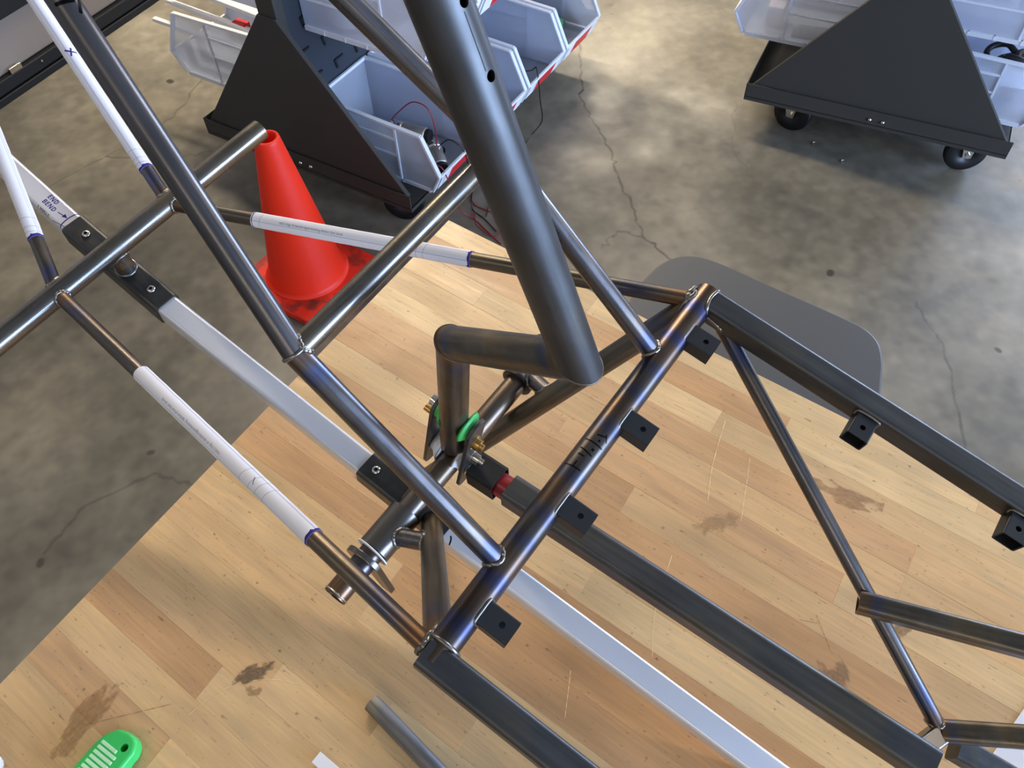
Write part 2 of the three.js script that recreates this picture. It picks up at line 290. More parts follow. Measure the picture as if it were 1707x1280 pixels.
// ------------------------------------------------------------------ workbench: butcher block of glued staves on a steel stand
const TOP = 0.76;
{
  const C0 = V(-0.0913, 0, -1.0382), E2 = V(0.7805, 0, 0.6251).normalize(), E1 = V(-0.5552, 0, 0.8317).normalize();
  const SL = 1.5, TL = 1.3, TH = 0.044;
  const t = thing('workbench', 'large butcher block workbench of pale maple staves carrying the welded tube frame', 'workbench', [0.2, 0, -0.15]);
  const base = t.position;
  const [c, x] = canvas(1024, 512), [c2, x2] = canvas(1024, 512);
  pixelsInto(x, 1024, 512, (u, v) => {
    const warp = fbm(u * 4, v * 6, 3, 401, 4, 6), g1 = fbm(u * 5, v * 48 + warp * 6, 4, 421, 5), g2 = fbm(u * 16, v * 170, 3, 441, 16, 170), b = fbm(u * 5, v * 7, 3, 461, 5, 7);
    let k = 0.9 + 0.09 * (g1 - 0.5) + 0.08 * (g2 - 0.5) + 0.2 * (b - 0.5);
    const fl = vnoise(u * 90, v * 190, 481); if (fl > 0.9) k -= 0.26 * (fl - 0.9) / 0.1 * (0.4 + b);
    return [cl(255 * k), cl(250 * (k - 0.015 * (g1 - 0.5))), cl(240 * (k - 0.06 * (g1 - 0.5)))];
  });
  pixelsInto(x2, 1024, 512, (u, v) => { const n = fbm(u * 8, v * 8, 4, 501, 8, 8), s = fbm(u * 10, v * 120, 3, 511, 10, 120); const k = cl(255 * (0.46 + 0.3 * (n - 0.5) + 0.18 * (s - 0.5))); return [k, k, k]; });
  const grain = tex(c), rough = tex(c2, false);
  const tones = [0xefd0a0, 0xecca9a, 0xe8c595, 0xe6c090, 0xdfb588, 0xedcc9c, 0xdaae80, 0xd8ac7e, 0xeac898, 0xe7c392];
  const mats = tones.map((h) => new THREE.MeshStandardMaterial({ map: grain, roughnessMap: rough, roughness: 1, color: h }));
  const corner = (s, q) => V().copy(C0).addScaledVector(E2, s).addScaledVector(E1, q).sub(base);
  const plank = (s0, s1, q0, q1, dy) => {
    const B = 0.0002, P = [], N = [], Uv = [], ou = rnd() * 7, ov = rnd() * 7;
    const ring = (e, y) => [[s0 + e, q0 + e], [s1 - e, q0 + e], [s1 - e, q1 - e], [s0 + e, q1 - e]].map(([s, q]) => [corner(s, q).setY(y), s, q]);
    const lo = ring(0.00002, TOP - TH), mid = ring(0.00002, TOP - B + dy), hi = ring(B, TOP + dy);
    const tri = (a, b, c3, n) => { for (const v of [a, b, c3]) { P.push(v[0].x, v[0].y, v[0].z); N.push(n.x, n.y, n.z); Uv.push((v[1] + ou) / 0.62, (v[2] + ov + (v[0].y - TOP) * (n.y > 0.5 ? 0 : 1)) / 0.31); } };
    const quad = (a, b, c3, d) => { const n = V().crossVectors(b[0].clone().sub(a[0]), c3[0].clone().sub(a[0])).normalize(); tri(a, b, c3, n); tri(a, c3, d, n); };
    quad(hi[0], hi[3], hi[2], hi[1]);
    for (let i = 0; i < 4; i++) { const j = (i + 1) % 4; quad(mid[i], hi[i], hi[j], mid[j]); quad(lo[i], mid[i], mid[j], lo[j]); }
    const g = new THREE.BufferGeometry(); g.setAttribute('position', new THREE.Float32BufferAttribute(P, 3)); g.setAttribute('normal', new THREE.Float32BufferAttribute(N, 3)); g.setAttribute('uv', new THREE.Float32BufferAttribute(Uv, 2));
    return g;
  };
  const rows = 31, rw = TL / rows;
  for (let r = 0; r < rows; r++) {
    let s = 0, first = rr(0.12, 0.5);
    while (s < SL - 0.001) { let e = s + (s === 0 ? first : rr(0.26, 0.62)); if (e > SL - 0.14) e = SL; part('plank', plank(s, e, r * rw, (r + 1) * rw, rr(-0.00008, 0.00008)), mats[Math.floor(rnd() * mats.length)], t); s = e; }
  }
  const py = TOP - TH;
  const rail = (s0, q0, s1, q1) => tubeGeo(corner(s0, q0).setY(py - 0.035), corner(s1, q1).setY(py - 0.035), boxProfile(0.02, 0.035, 0.004), { up: V(0, 1, 0) });
  for (const [a, b, d, e] of [[0.12, 0.1, SL - 0.12, 0.1], [0.12, TL - 0.1, SL - 0.12, TL - 0.1], [0.12, 0.1, 0.12, TL - 0.1], [SL - 0.12, 0.1, SL - 0.12, TL - 0.1]]) part('apron_rail', rail(a, b, d, e), M.cart, t);
  for (const [s, q] of [[0.12, 0.1], [SL - 0.12, 0.1], [0.12, TL - 0.1], [SL - 0.12, TL - 0.1]]) part('leg', tubeGeo(corner(s, q).setY(0), corner(s, q).setY(py), boxProfile(0.028, 0.028, 0.005), { up: E2 }), M.cart, t);
  // worn marks on the top
  const blot = (s) => { const [k, y] = canvas(128, 128); pixelsInto(y, 128, 128, (u, v) => { const r = Math.hypot(u - 0.5, (v - 0.5) * 1.5) * 2.1, n = fbm(u * 6, v * 6, 4, s); const a = cl(255 * Math.min(1, Math.max(0, (0.95 - r - (n - 0.5) * 1.7) * 3)) * (0.45 + 0.55 * fbm(u * 20, v * 20, 3, s + 9))); return [a, a, a]; }); return tex(k, false); };
  const stain = (X, Z, w, h, turn, col, s, op = 0.75) => { const m = part('stain', at(new THREE.PlaneGeometry(w, h), 0, 0, 0, -Math.PI / 2), new THREE.MeshStandardMaterial({ color: col, roughness: 0.7, transparent: true, opacity: op, alphaMap: blot(s) }), t); m.position.set(X - base.x, TOP + 0.0004, Z - base.z); m.rotation.y = turn; m.castShadow = false; };
  stain(-0.297, -0.311, 0.052, 0.03, 0.35, 0x6e5a44, 601, 0.9); stain(-0.295, -0.292, 0.02, 0.018, 0.1, 0x8a7050, 611, 0.5);
  stain(-0.47, -0.27, 0.09, 0.05, 1.0, 0x9a7448, 621, 0.5); stain(0.42, -0.33, 0.05, 0.03, 0.6, 0x8a6a48, 631, 0.6); stain(0.33, -0.28, 0.04, 0.06, 0.3, 0x7d6550, 641, 0.5); stain(0.24, -0.47, 0.06, 0.04, 0.2, 0xa98a62, 651, 0.5); stain(0.40, -0.50, 0.1, 0.05, -0.5, 0x9a7050, 661, 0.55);
  const scratch = new THREE.MeshStandardMaterial({ color: 0xf0d6a6, roughness: 0.6 }), dirt = new THREE.MeshStandardMaterial({ color: 0x8a6a46, roughness: 0.7 });
  const line = (pts, w, m) => { const cu = new THREE.CatmullRomCurve3(pts.map(([X, Z]) => V(X - base.x, TOP + 0.0003, Z - base.z))), n = 16, P = [], I = []; for (let i = 0; i <= n; i++) { const p = cu.getPoint(i / n), tg = cu.getTangent(i / n), e = w * (0.6 + 0.4 * Math.sin(i * 2.3)) / 2; P.push(p.x - tg.z * e, p.y, p.z + tg.x * e, p.x + tg.z * e, p.y, p.z - tg.x * e); if (i < n) I.push(2 * i, 2 * i + 1, 2 * i + 2, 2 * i + 1, 2 * i + 3, 2 * i + 2); } const g = new THREE.BufferGeometry(); g.setAttribute('position', new THREE.Float32BufferAttribute(P, 3)); g.setIndex(I); g.computeVertexNormals(); part('scratch', g, m, t); };
  line([[-0.36, -0.27], [-0.33, -0.295], [-0.28, -0.305], [-0.24, -0.297]], 0.0009, scratch);
  line([[0.28, -0.62], [0.25, -0.55], [0.235, -0.5]], 0.0012, scratch); line([[0.18, -0.43], [0.15, -0.36], [0.14, -0.31]], 0.0012, scratch); line([[0.30, -0.56], [0.27, -0.47]], 0.0009, scratch); line([[0.05, -0.30], [0.04, -0.25]], 0.001, scratch);
  line([[-0.47, -0.265], [-0.42, -0.275], [-0.38, -0.283]], 0.0006, dirt); line([[0.33, -0.35], [0.335, -0.31]], 0.0007, dirt); line([[0.31, -0.345], [0.33, -0.34]], 0.0006, dirt);
}

// ------------------------------------------------------------------ the welded tube frame (its own axes: x along the vehicle, y across it, z up from it)
const FRAME = new THREE.Matrix4().makeBasis(V(0.77878, -0.21761, 0.58834), V(0.61709, 0.09726, -0.78086), V(0.1127, 0.97118, 0.21003)).setPosition(-0.0677, 1.0538, -0.2156);
const inFrame = (o) => { o.position.setFromMatrixPosition(FRAME); o.quaternion.setFromRotationMatrix(FRAME); return o; };
const UP = V(0, 0, 1);
function inked(len, circ, bg, draw, opt) {                 // a tube's own map: x along it, y around it, drawn in millimetres with y = 0 facing up
  const k = 4, w = Math.min(2048, Math.round(len * 1000 * k)), h = Math.max(64, Math.round(circ * 1000 * k)), [c, x] = canvas(w, h, bg);
  if (opt && opt.under) opt.under(x, w, h);
  x.save(); x.scale(w / (len * 1000), h / (circ * 1000)); x.translate(0, circ * 500); draw(x); x.restore();
  return new THREE.MeshStandardMaterial({ map: tex(c), roughness: 0.82, ...(opt && opt.mat) });
}
{
  const t = inFrame(thing('vehicle_frame', 'bare steel tube vehicle frame with paper wrapped tubes lying tilted on the workbench', 'vehicle frame'));
  const rC = 0.0127, rT = 0.0079, rE = 0.0091, rM = 0.0118, rA = 0.0127;
  const p = (a) => V(...a);
  const P = {
    C0: p([0, -0.004, 0]), C1: p([0.0026, 0.4128, 0]), E1: p([-0.0005, 0.0875, 0]), E2: p([-0.0032, 0.3243, 0]), B1: p([-0.1896, 0.0864, 0.1347]), B2: p([-0.1896, 0.32, 0.1347]),
    E1t: p([-0.3873, 0.1326, 0.279]), E2t: p([-0.3873, 0.2738, 0.279]), A: p([-0.5808, 0.0732, -0.176]), Bn: p([-0.579, 0.2349, -0.176]), C2R: p([-0.5789, 0.3856, -0.176]), C2L: p([-0.582, -0.075, -0.176]),
    T3: p([-0.8867, 0.3299, -0.124]), T4: p([-0.7661, 0.1619, -0.1524]), Vx: p([-0.166, 0.2032, -0.3455]), axL: p([-0.1278, 0.0078, -0.192]), axR: p([-0.1235, 0.385, -0.192]),
    N0: p([0.0232, 0.4009, -0.0094]), Nm: p([0.2725, 0.2826, -0.078]), N1: p([0.403, 0.2456, -0.1425]),
  };
  const mix = (a, b, k) => a.clone().lerp(b, k), ext = (a, b, k) => b.clone().addScaledVector(b.clone().sub(a), k), dirOf = (a, b) => b.clone().sub(a).normalize();
  const rt = (name, a, b, r, m, o) => part(name, tubeGeo(a, b, roundProfile(r), { up: UP, ...o }), m, t);
  const weld = (end, dir, r, a, b, R, w) => part('weld_bead', weldGeo(end, dir, r, a, dirOf(a, b), R, w), M.weld, t);
  // main cross tube with ink marks
  const inkSteel = inked(0.41, 2 * Math.PI * rC, '#6c645c', (x) => {
    x.strokeStyle = 'rgba(14,13,16,0.85)'; x.fillStyle = 'rgba(14,13,16,0.85)'; x.lineWidth = 1.3; x.lineCap = 'round';
    const bar = (a, b, c2, d) => { x.beginPath(); x.moveTo(a, b); x.lineTo(c2, d); x.stroke(); };
    bar(214, -9, 214, 8); bar(205, -8, 203, 4); bar(199, -6, 199, -1); bar(222, -2, 224, 4); bar(226, 4, 221, 8); bar(186, -11, 187, 4); bar(188, -3, 192, -3);
    x.fillRect(207, 1, 2.4, 2.4); x.fillRect(217, 1, 2, 2);
  }, { under: (x, w, h) => pixelsInto(x, w, h, (u, v) => {
    const n = fbm(u * 9, v * 5, 4, 703, 9, 5), st = fbm(u * 5, v * 30, 3, 713, 5, 30); let k = 0.72 + 0.4 * (n - 0.3) + 0.3 * (st - 0.5), r = 112 * k, g = 104 * k, b = 98 * k;
    for (const q of [0.02, 0.14, 0.225, 0.39, 0.62, 0.79, 0.88, 0.98]) { const e = Math.abs(u - q) + 0.012 * (n - 0.5), br = Math.exp(-Math.pow((e - 0.012) / 0.02, 2)), bu = Math.exp(-Math.pow((e - 0.05) / 0.016, 2)); r *= 1 + 0.1 * br - 0.14 * bu; g *= 1 - 0.03 * br - 0.08 * bu; b *= 1 - 0.14 * br + 0.16 * bu; }
    return [cl(r), cl(g), cl(b)];
  }), mat: { metalness: 0.92, roughness: 0.31 } });
  rt('cross_tube', P.C0, P.C1, rC, inkSteel);
  // side rails: rounded square tube
  const railP = boxProfile(0.0124, 0.0124, 0.0046), railLen = 0.5;
  const rail = (a, b) => part('side_rail', tubeGeo(a, b, railP, { up: UP, wall: 0.0018 }), M.matte, t);
  rail(p([-0.0085, -0.0005, 0]), p([railLen, -0.0005, 0])); rail(p([0.0095, 0.4014, 0]), p([railLen, 0.4014, 0]));
  part('weld_bead', alongAxis(at(new THREE.TorusGeometry(rC, 0.0021, 7, 50), 0, 0, 0, Math.PI / 2), p([0.001, 0.0125, 0]), V(0, 1, 0), UP), M.weld, t);
  part('weld_bead', curveTube([[0.0135, 0.388, -0.008], [0.0125, 0.388, 0.004], [0.0098, 0.3895, 0.0105], [0.0072, 0.401, 0.0115], [0.009, 0.4125, 0.0108], [0.012, 0.4145, 0.004]], 0.0019, 40, 7), M.weld, t);
  // side tubes with paper wraps
  const sideTube = (a, b, s0, s1, mat, ink, name = 'side_tube') => {
    const m = rt(name, a, b, rT, mat), q0 = mix(a, b, s0), q1 = mix(a, b, s1);
    const len = q0.distanceTo(q1), w = part('paper_wrap', tubeGeo(q0, q1, roundProfile(rT + 0.0007), { up: UP, segs: 24, swell: (k, a2) => 1 + 0.012 * Math.sin(k * 60 + a2 * 9) }), inked(len, 2 * Math.PI * (rT + 0.0007), '#e4e3ea', (x) => ink(x, len * 1000, Math.PI * (rT + 0.0007) * 1000)), m);
    w.userData.label = 'white paper template wrapped around the tube'; return m;
  };
  const jag = (x, at0, h, s) => { x.fillStyle = '#2a1a78'; x.beginPath(); x.moveTo(at0, -h); const n = 26; for (let i = 0; i <= n; i++) x.lineTo(at0 - s * (1.6 + 1.6 * hash(i, 3, 9) + (i % 4 === 0 ? 1.2 : 0)), -h + i * 2 * h / n); x.lineTo(at0, h); x.fill(); };
  const lines = (x, L, h, ys) => { x.strokeStyle = 'rgba(60,60,75,0.75)'; x.lineWidth = 0.28; for (const y of ys) { x.beginPath(); x.moveTo(0, y); x.lineTo(L, y + 0.8); x.stroke(); } };
  const rings = (x, L, h, at1) => { x.strokeStyle = 'rgba(60,60,75,0.7)'; x.lineWidth = 0.3; for (const a of at1) { x.beginPath(); for (let i = 0; i <= 24; i++) { const y = -h + i * h / 12, q = a + 2.2 * Math.sin(i / 24 * Math.PI * 2); i ? x.lineTo(q, y) : x.moveTo(q, y); } x.stroke(); } };
  const T1b = p([-0.008, 0.0045, 0]), T2b = p([-0.005, 0.3965, 0.001]);
  sideTube(P.A, T1b, 0.3, 0.768, M.steelA, (x, L, h) => {
    lines(x, L, h, [-7.5, -6.6, 9]); rings(x, L, h, [L * 0.66, L * 0.71, L * 0.745, L * 0.785]); jag(x, L, h, 1);
    x.fillStyle = 'rgba(50,50,60,0.8)'; x.save(); x.translate(L * 0.54, 3.2); x.rotate(Math.PI); x.font = '3.6px sans-serif'; x.fillText('180CS Digi 45 Multibridged/Welding  Motion (Final ISAC bend)', 0, 0, L * 0.44); x.restore();
    x.lineWidth = 0.7; x.strokeStyle = '#33333b'; x.beginPath(); x.moveTo(L * 0.705, -2); x.lineTo(L * 0.72, 4); x.stroke();
  });
  sideTube(P.Bn, T2b, 0.197, 0.633, M.steelC, (x, L, h) => {
    lines(x, L, h, [-3.2, 7]); rings(x, L, h, [L * 0.05, L * 0.745, L * 0.78, L * 0.81]); jag(x, L, h, 1); jag(x, 2.2, h, 0.4);
    x.fillStyle = 'rgba(40,40,50,0.85)'; x.save(); x.translate(L * 0.14, 5.6); x.font = '3.4px sans-serif'; x.fillText('180CS Digi 45 Multibridged Welding Motion ISAC bend', 0, 0, L * 0.5); x.restore();
    x.lineWidth = 0.8; x.strokeStyle = '#33333b'; x.beginPath(); x.moveTo(L * 0.745, 0); x.lineTo(L * 0.735, 6); x.stroke();
  });
  const wrapUp = (a, b, s0, s1, k) => sideTube(a, b, s0, s1, M.steelB, (x, L, h) => {
    lines(x, L, h, k ? [-4, -3, 6] : [6, 8]); rings(x, L, h, [26, 14, 7]); jag(x, 0, h, -1.1);
    if (k) { x.strokeStyle = '#2a1a78'; x.lineWidth = 2; x.lineCap = 'round'; const q = L * 0.53; for (const [a2, b2, c2, d2] of [[q - 5, -1, q + 5, 3], [q, 1, q + 5, -4], [q, 1, q - 2, 6.5]]) { x.beginPath(); x.moveTo(a2, b2); x.lineTo(c2, d2); x.stroke(); } }
  }, 'rising_tube');
  wrapUp(P.Bn, ext(P.Bn, P.T3, 0.25), 0.128, 0.96, true); wrapUp(P.A, ext(P.A, P.T4, 0.4), 0.252, 0.96, false);
  // rear cross tube
  rt('cross_tube', P.C2L, P.C2R, rC, M.bright, { wall: 0.0016 });
  for (const [a, b, r] of [[P.A, T1b, rT], [P.Bn, T2b, rT], [P.A, P.T4, rT], [P.Bn, P.T3, rT]]) weld(a, dirOf(a, b), r, P.C2L, P.C2R, rC);
  weld(T1b, dirOf(T1b, P.A), rT, P.C0, P.C1, rC, 0.0026); weld(T2b, dirOf(T2b, P.Bn), rT, P.C0, P.C1, rC, 0.0026);
  // uprights with a bend at the brace
  for (const [e, b, tp] of [[P.E1, P.B1, ext(P.B1, P.E1t, 0.3)], [P.E2, P.B2, ext(P.B2, P.E2t, 0.3)]]) {
    const mit = dirOf(e, b).add(dirOf(b, tp)).normalize();
    rt('upright_tube', e, b, rE, M.steelB, { n1: mit });
    const markL = b.distanceTo(tp), marked = e === P.E1 && inked(markL, 2 * Math.PI * rE, '#6e6a68', (x) => { x.strokeStyle = 'rgba(12,12,16,0.9)'; x.lineWidth = 2.2; x.lineCap = 'round'; const q = markL * 1000 * 0.757; for (const [a1, b1, a2, b2] of [[q - 1, 4, q + 1, -6], [q - 8, 4, q, 9], [q + 1, 5, q + 9, 7]]) { x.beginPath(); x.moveTo(a1, b1); x.lineTo(a2, b2); x.stroke(); } }, { under: (x, w, h) => pixelsInto(x, w, h, (u, v) => { const k = 0.78 + 0.22 * fbm(u * 9, v * 5, 4, 733, 9, 5) + 0.16 * (fbm(u * 5, v * 34, 3, 743, 5, 34) - 0.5); return [cl(112 * k), cl(108 * k), cl(108 * k)]; }), mat: { metalness: 0.92, roughness: 0.3 } });
    rt('upright_tube', b, tp, rE, marked || M.steelB, { n0: mit });
    part('weld_bead', alongAxis(at(new THREE.TorusGeometry(rE, 0.0016, 7, 44), 0, 0, 0, Math.PI / 2), b, mit), M.weld, t);
    weld(e, dirOf(e, b), rE, P.C0, P.C1, rC);
  }
  rt('brace_tube', P.B1, P.B2, 0.0086, M.bright);
  weld(P.B1, dirOf(P.B1, P.B2), 0.0084, P.E1, P.B1, rE); weld(P.B2, dirOf(P.B2, P.B1), 0.0084, P.E2, P.B2, rE);
  // strut tubes running down from the cross tube's ends to the foot of the frame
  const M1a = p([-0.004, 0.012, -0.004]), M2a = p([-0.004, 0.394, -0.004]);
  for (const a of [M1a, M2a]) { rt('strut_tube', a, P.Vx, rM, M.steelC, {}); weld(a, dirOf(a, P.Vx), rM, P.C0, P.C1, rC, 0.0026); }
  part('foot_cap', at(new THREE.SphereGeometry(rM * 1.02, 20, 14), ...P.Vx.toArray()), M.weld, t);
  // square aluminium spine in three lengths, steel sleeves with screws
  const S = [[-0.8567, 0.1708], [-0.6704, 0.1556], [-0.506, 0.1465], [-0.1999, 0.1377], [-0.083, 0.1343], [0.335, 0.1368]].map(([a, b]) => p([a, b, -0.224]));
  const sp = boxProfile(0.0134, 0.0134, 0.0042);
  const first = ext(S[1], S[0], 0.25), fLen = first.distanceTo(S[1]) + 0.01;
  const spineInk = inked(fLen, 0.1, '#e6e4e9', (x) => {
    const L = fLen * 1000; x.fillStyle = '#2b1f80'; x.strokeStyle = '#2b1f80'; x.lineCap = 'round';
    x.font = 'bold 8.5px sans-serif'; x.fillText('END', L - 62, -2.8, 21); x.fillText('BEND', L - 61, 5.6, 25);
    x.lineWidth = 1; x.beginPath(); x.moveTo(L - 34, 2); x.lineTo(L - 25, 0.5); x.stroke(); x.beginPath(); x.moveTo(L - 26, -2.4); x.lineTo(L - 19.5, 0); x.lineTo(L - 26, 3.2); x.fill();
    x.lineWidth = 1.5; x.beginPath(); for (let i = 0; i <= 40; i++) { const y = -22 + i * 44 / 40, q = L - 17 + 1.4 * Math.cos(i / 6); i ? x.lineTo(q, y) : x.moveTo(q, y); } x.stroke();
    x.fillStyle = '#17171c'; x.strokeStyle = '#17171c'; x.font = 'bold 6.5px sans-serif'; x.fillText('I Y95LS', L - 60, 16, 27); x.lineWidth = 0.7; x.beginPath(); x.moveTo(L - 31, 14); x.quadraticCurveTo(L - 22, 12, L - 9, 9); x.moveTo(L - 12, 7.6); x.lineTo(L - 9, 9); x.lineTo(L - 12, 11.4); x.stroke();
  }, { mat: { metalness: 0.4, roughness: 0.38 } });
  part('spine_bar', tubeGeo(first, ext(first, S[1], 0.01 / fLen), sp, { up: UP }), spineInk, t, 'aluminium bar with handwriting');
  part('spine_bar', tubeGeo(S[2].clone().addScaledVector(dirOf(S[2], S[3]), -0.01), S[3].clone().addScaledVector(dirOf(S[2], S[3]), 0.01), sp, { up: UP }), M.alu, t, 'plain aluminium bar');
  const last = part('spine_bar', tubeGeo(S[4].clone().addScaledVector(V(-1, 0, 0), 0.01), S[5], sp, { up: UP }), inked(0.428, 0.1, '#e4e4e8', (x) => { x.strokeStyle = '#101014'; x.lineWidth = 1.6; x.lineCap = 'round'; for (const [a, b, c2, d] of [[16, 5, 20, 13], [69, 9, 74, 15]]) { x.beginPath(); x.moveTo(a, b); x.quadraticCurveTo((a + c2) / 2 + 1, (b + d) / 2 - 2, c2, d); x.stroke(); } }, { mat: { metalness: 0.45, roughness: 0.36 } }), t, 'aluminium bar with black ticks');
  const slP = boxProfile(0.0158, 0.0158, 0.0055);
  const sleeve = (a, b, marks) => {
    const m = part('spine_sleeve', tubeGeo(a, b, slP, { up: UP, wall: 0.0022 }), M.matte, t, 'dark steel sleeve');
    for (const k of marks) { const c = mix(a, b, k).add(V(0, 0, 0.0158)); part('screw', cut(alongAxis(lathe([[0, 0.0032], [0.0025, 0.0031], [0.0044, 0.0022], [0.0056, 0], [0, -0.0006]], 20), c, UP), [alongAxis(new THREE.CylinderGeometry(0.0021, 0.0021, 0.006, 6), c.clone().add(V(0, 0, 0.0033)), UP)]), M.zinc, m); }
  };
  sleeve(S[1], S[2], [0.16, 0.85]); sleeve(S[3], S[4], [0.13, 0.85]);
  const post = mix(S[1], S[2], 0.54); rt('post_stub', post.clone().setZ(-0.21).add(V(0.008, 0, 0)), p([-0.5795, post.y, -0.182]), 0.0108, M.steelC);
  weld(p([-0.5795, post.y, -0.182]), V(0.45, 0, -1), 0.0108, P.C2L, P.C2R, rC); part('weld_bead', alongAxis(at(new THREE.TorusGeometry(0.0112, 0.0022, 7, 40), 0, 0, 0, Math.PI / 2), post.clone().setZ(-0.2085).add(V(0.007, 0, 0)), UP), M.weld, t);
  // pivot axle, bearing hubs with stubs to the struts
  const ad = dirOf(P.axL, P.axR), axAt = (w) => mix(P.axL, P.axR, (w - P.axL.y) / (P.axR.y - P.axL.y));
  const ax = rt('axle_shaft', P.axL, P.axR, rA, M.steelA, { wall: 0.002 });
  part('snap_ring', alongAxis(at(new THREE.TorusGeometry(rA, 0.0011, 7, 40), 0, 0, 0, Math.PI / 2), axAt(0.0105), ad), M.zinc, ax);
  rt('bearing_hub', axAt(0.066), axAt(0.117), 0.0178, M.plain, { wall: 0.0045 });
  rt('bearing_hub', axAt(0.3175), axAt(0.372), 0.0178, M.plain, { wall: 0.0045 });
  part('washer', alongAxis(lathe([[0.0135, -0.0009], [0.0192, -0.0009], [0.0196, 0], [0.0192, 0.0009], [0.0135, 0.0009], [0.0135, -0.0009]], 40), axAt(0.0645), V(0.06, 1, 0.03)), M.white, ax, 'pale plastic washer');
  part('collar', alongAxis(lathe([[0.0132, -0.004], [0.0182, -0.004], [0.0188, -0.003], [0.0188, 0.004], [0.0132, 0.004], [0.0132, -0.004]], 40), axAt(0.3125), ad), M.rubber, ax, 'black rubber collar');
  {
    const sh = new THREE.Shape(); const R0 = 0.021; sh.absarc(0, 0, R0, 0.5, Math.PI * 1.62, false); sh.lineTo(0.022, -0.05); sh.lineTo(0.034, -0.046); sh.closePath();
    const h = new THREE.Path(); h.absarc(0, 0, rA, 0, 7, true); sh.holes.push(h);
    const g = new THREE.ExtrudeGeometry(sh, { depth: 0.005, bevelEnabled: true, bevelSize: 0.0006, bevelThickness: 0.0006, bevelSegments: 2, curveSegments: 30 });
    g.applyMatrix4(new THREE.Matrix4().makeBasis(V(1, 0, 0), V(0, 0, 1), V(0, -1, 0)).setPosition(axAt(0.0555)));
    part('axle_plate', g, M.plain, ax, 'bright steel plate on the axle');
  }
  for (const [w, k, M0] of [[0.0865, 0.47, M1a], [0.327, 0.42, M2a]]) {
    const a = axAt(w), q = mix(M0, P.Vx, 0.5), dd = P.Vx.clone().sub(M0), k2 = (w < 0.2 ? 0.475 : 0.46); const b = M0.clone().addScaledVector(dd, k2);
    rt('hub_stub', a, b, 0.0094, M.steelB); weld(a, dirOf(a, b), 0.0094, P.axL, P.axR, 0.0178); weld(b, dirOf(b, a), 0.0094, M0, P.Vx, rM);
  }
  part('weld_bead', curveTube([[-0.148, 0.152, -0.205], [-0.142, 0.147, -0.2055], [-0.1415, 0.14, -0.206], [-0.1415, 0.13, -0.206]], 0.0024, 24, 7), M.weld, t);
  // boom: square tube on the centre plane with a cuff and a red bushing
  const G0 = p([-0.0556, 0.2032, -0.1936]), G1 = p([0.4, 0.2032, -0.1222]), gd = dirOf(G0, G1), gAt = (x) => G0.clone().addScaledVector(gd, x);
  const boom = part('boom', tubeGeo(G0, G1, boxProfile(0.0155, 0.0155, 0.0068), { up: UP, wall: 0.002 }), M.matteG, t);
  part('boom_cuff', tubeGeo(gAt(-0.046), gAt(-0.0125), boxProfile(0.0158, 0.0158, 0.0045), { up: UP, wall: 0.0022 }), M.dark, t, 'black square cuff');
  part('bushing', tubeGeo(gAt(-0.02), gAt(0.004), roundProfile(0.0135), { up: UP, wall: 0.003 }), M.red, t, 'glossy red bushing');
  // diagonal brace through the handle tube
  const Ns = rt('diagonal_tube', P.N0, P.N1, 0.0074, M.steelB); weld(P.N0.clone().add(V(0, -0.012, 0)), dirOf(P.N0, P.N1), 0.0074, p([0, 0.4014, 0]), p([1, 0.4014, 0]), 0.0124, 0.0018);
  const Q1a = p([0.2753, 0.2842, -0.0984]), Q1b = p([0.4405, 0.3343, -0.048]);
  const q1 = tubeGeo(Q1a, Q1b, boxProfile(0.0102, 0.0102, 0.0062), { up: UP, wall: 0.0018 });
  part('handle_tube', cut(q1, [cyl(0.0088, 0.12, mix(P.N0, P.N1, 0.66), dirOf(P.N0, P.N1), 28)]), M.steelC, t, 'open ended tube pierced by the diagonal');
  const Q2a = p([0.4046, 0.2452, -0.1432]), Q2b = p([0.4902, 0.2951, -0.096]);
  part('handle_tube', tubeGeo(Q2a, Q2b, boxProfile(0.0104, 0.0104, 0.006), { up: UP }), M.steelC, t);
  weld(P.N1, dirOf(P.N1, P.N0), 0.0074, Q2a, Q2b, 0.0102, 0.0016);
  part('node_stub', tubeGeo(p([0.407, 0.246, -0.146]), p([0.384, 0.2032, -0.131]), boxProfile(0.009, 0.009, 0.003), { up: UP }), M.plain, t, 'short bright stub');
  part('lower_tube', tubeGeo(p([0.4283, 0.2463, -0.16]), p([0.5281, 0.2566, -0.16]), boxProfile(0.0115, 0.0115, 0.004), { up: UP }), M.matte, t);
  // square seat tabs with a hole
  const tabGeo = (c, out, along) => {
    const a = c.clone().addScaledVector(out, 0.0075), b = c.clone().addScaledVector(out, 0.0365);
    return cut(tubeGeo(a, b, boxProfile(0.0104, 0.0085, 0.0018, 3), { up: UP, wall: 0.0016 }), [alongAxis(new THREE.CylinderGeometry(0.0026, 0.0026, 0.03, 18), c.clone().addScaledVector(out, 0.0255).add(V(0, 0, 0.0085)), UP)]);
  };
  for (const w of [0.3596, 0.2513, 0.1555, 0.049]) { const c = p([0.0015, w, 0.001]); const m = part('seat_tab', tabGeo(c, V(1, 0, 0)), M.dark2 || (M.dark2 = new THREE.MeshStandardMaterial({ color: 0x3b3c3e, metalness: 0.7, roughness: 0.45 })), t, 'dark square tab with a hole'); part('weld_bead', curveTube([[0.0125, w - 0.0105, 0.002], [0.009, w - 0.0108, 0.0085], [0.0085, w, 0.0098], [0.009, w + 0.0108, 0.0085], [0.0125, w + 0.0105, 0.002]], 0.0016, 30, 6), M.weld, m); }
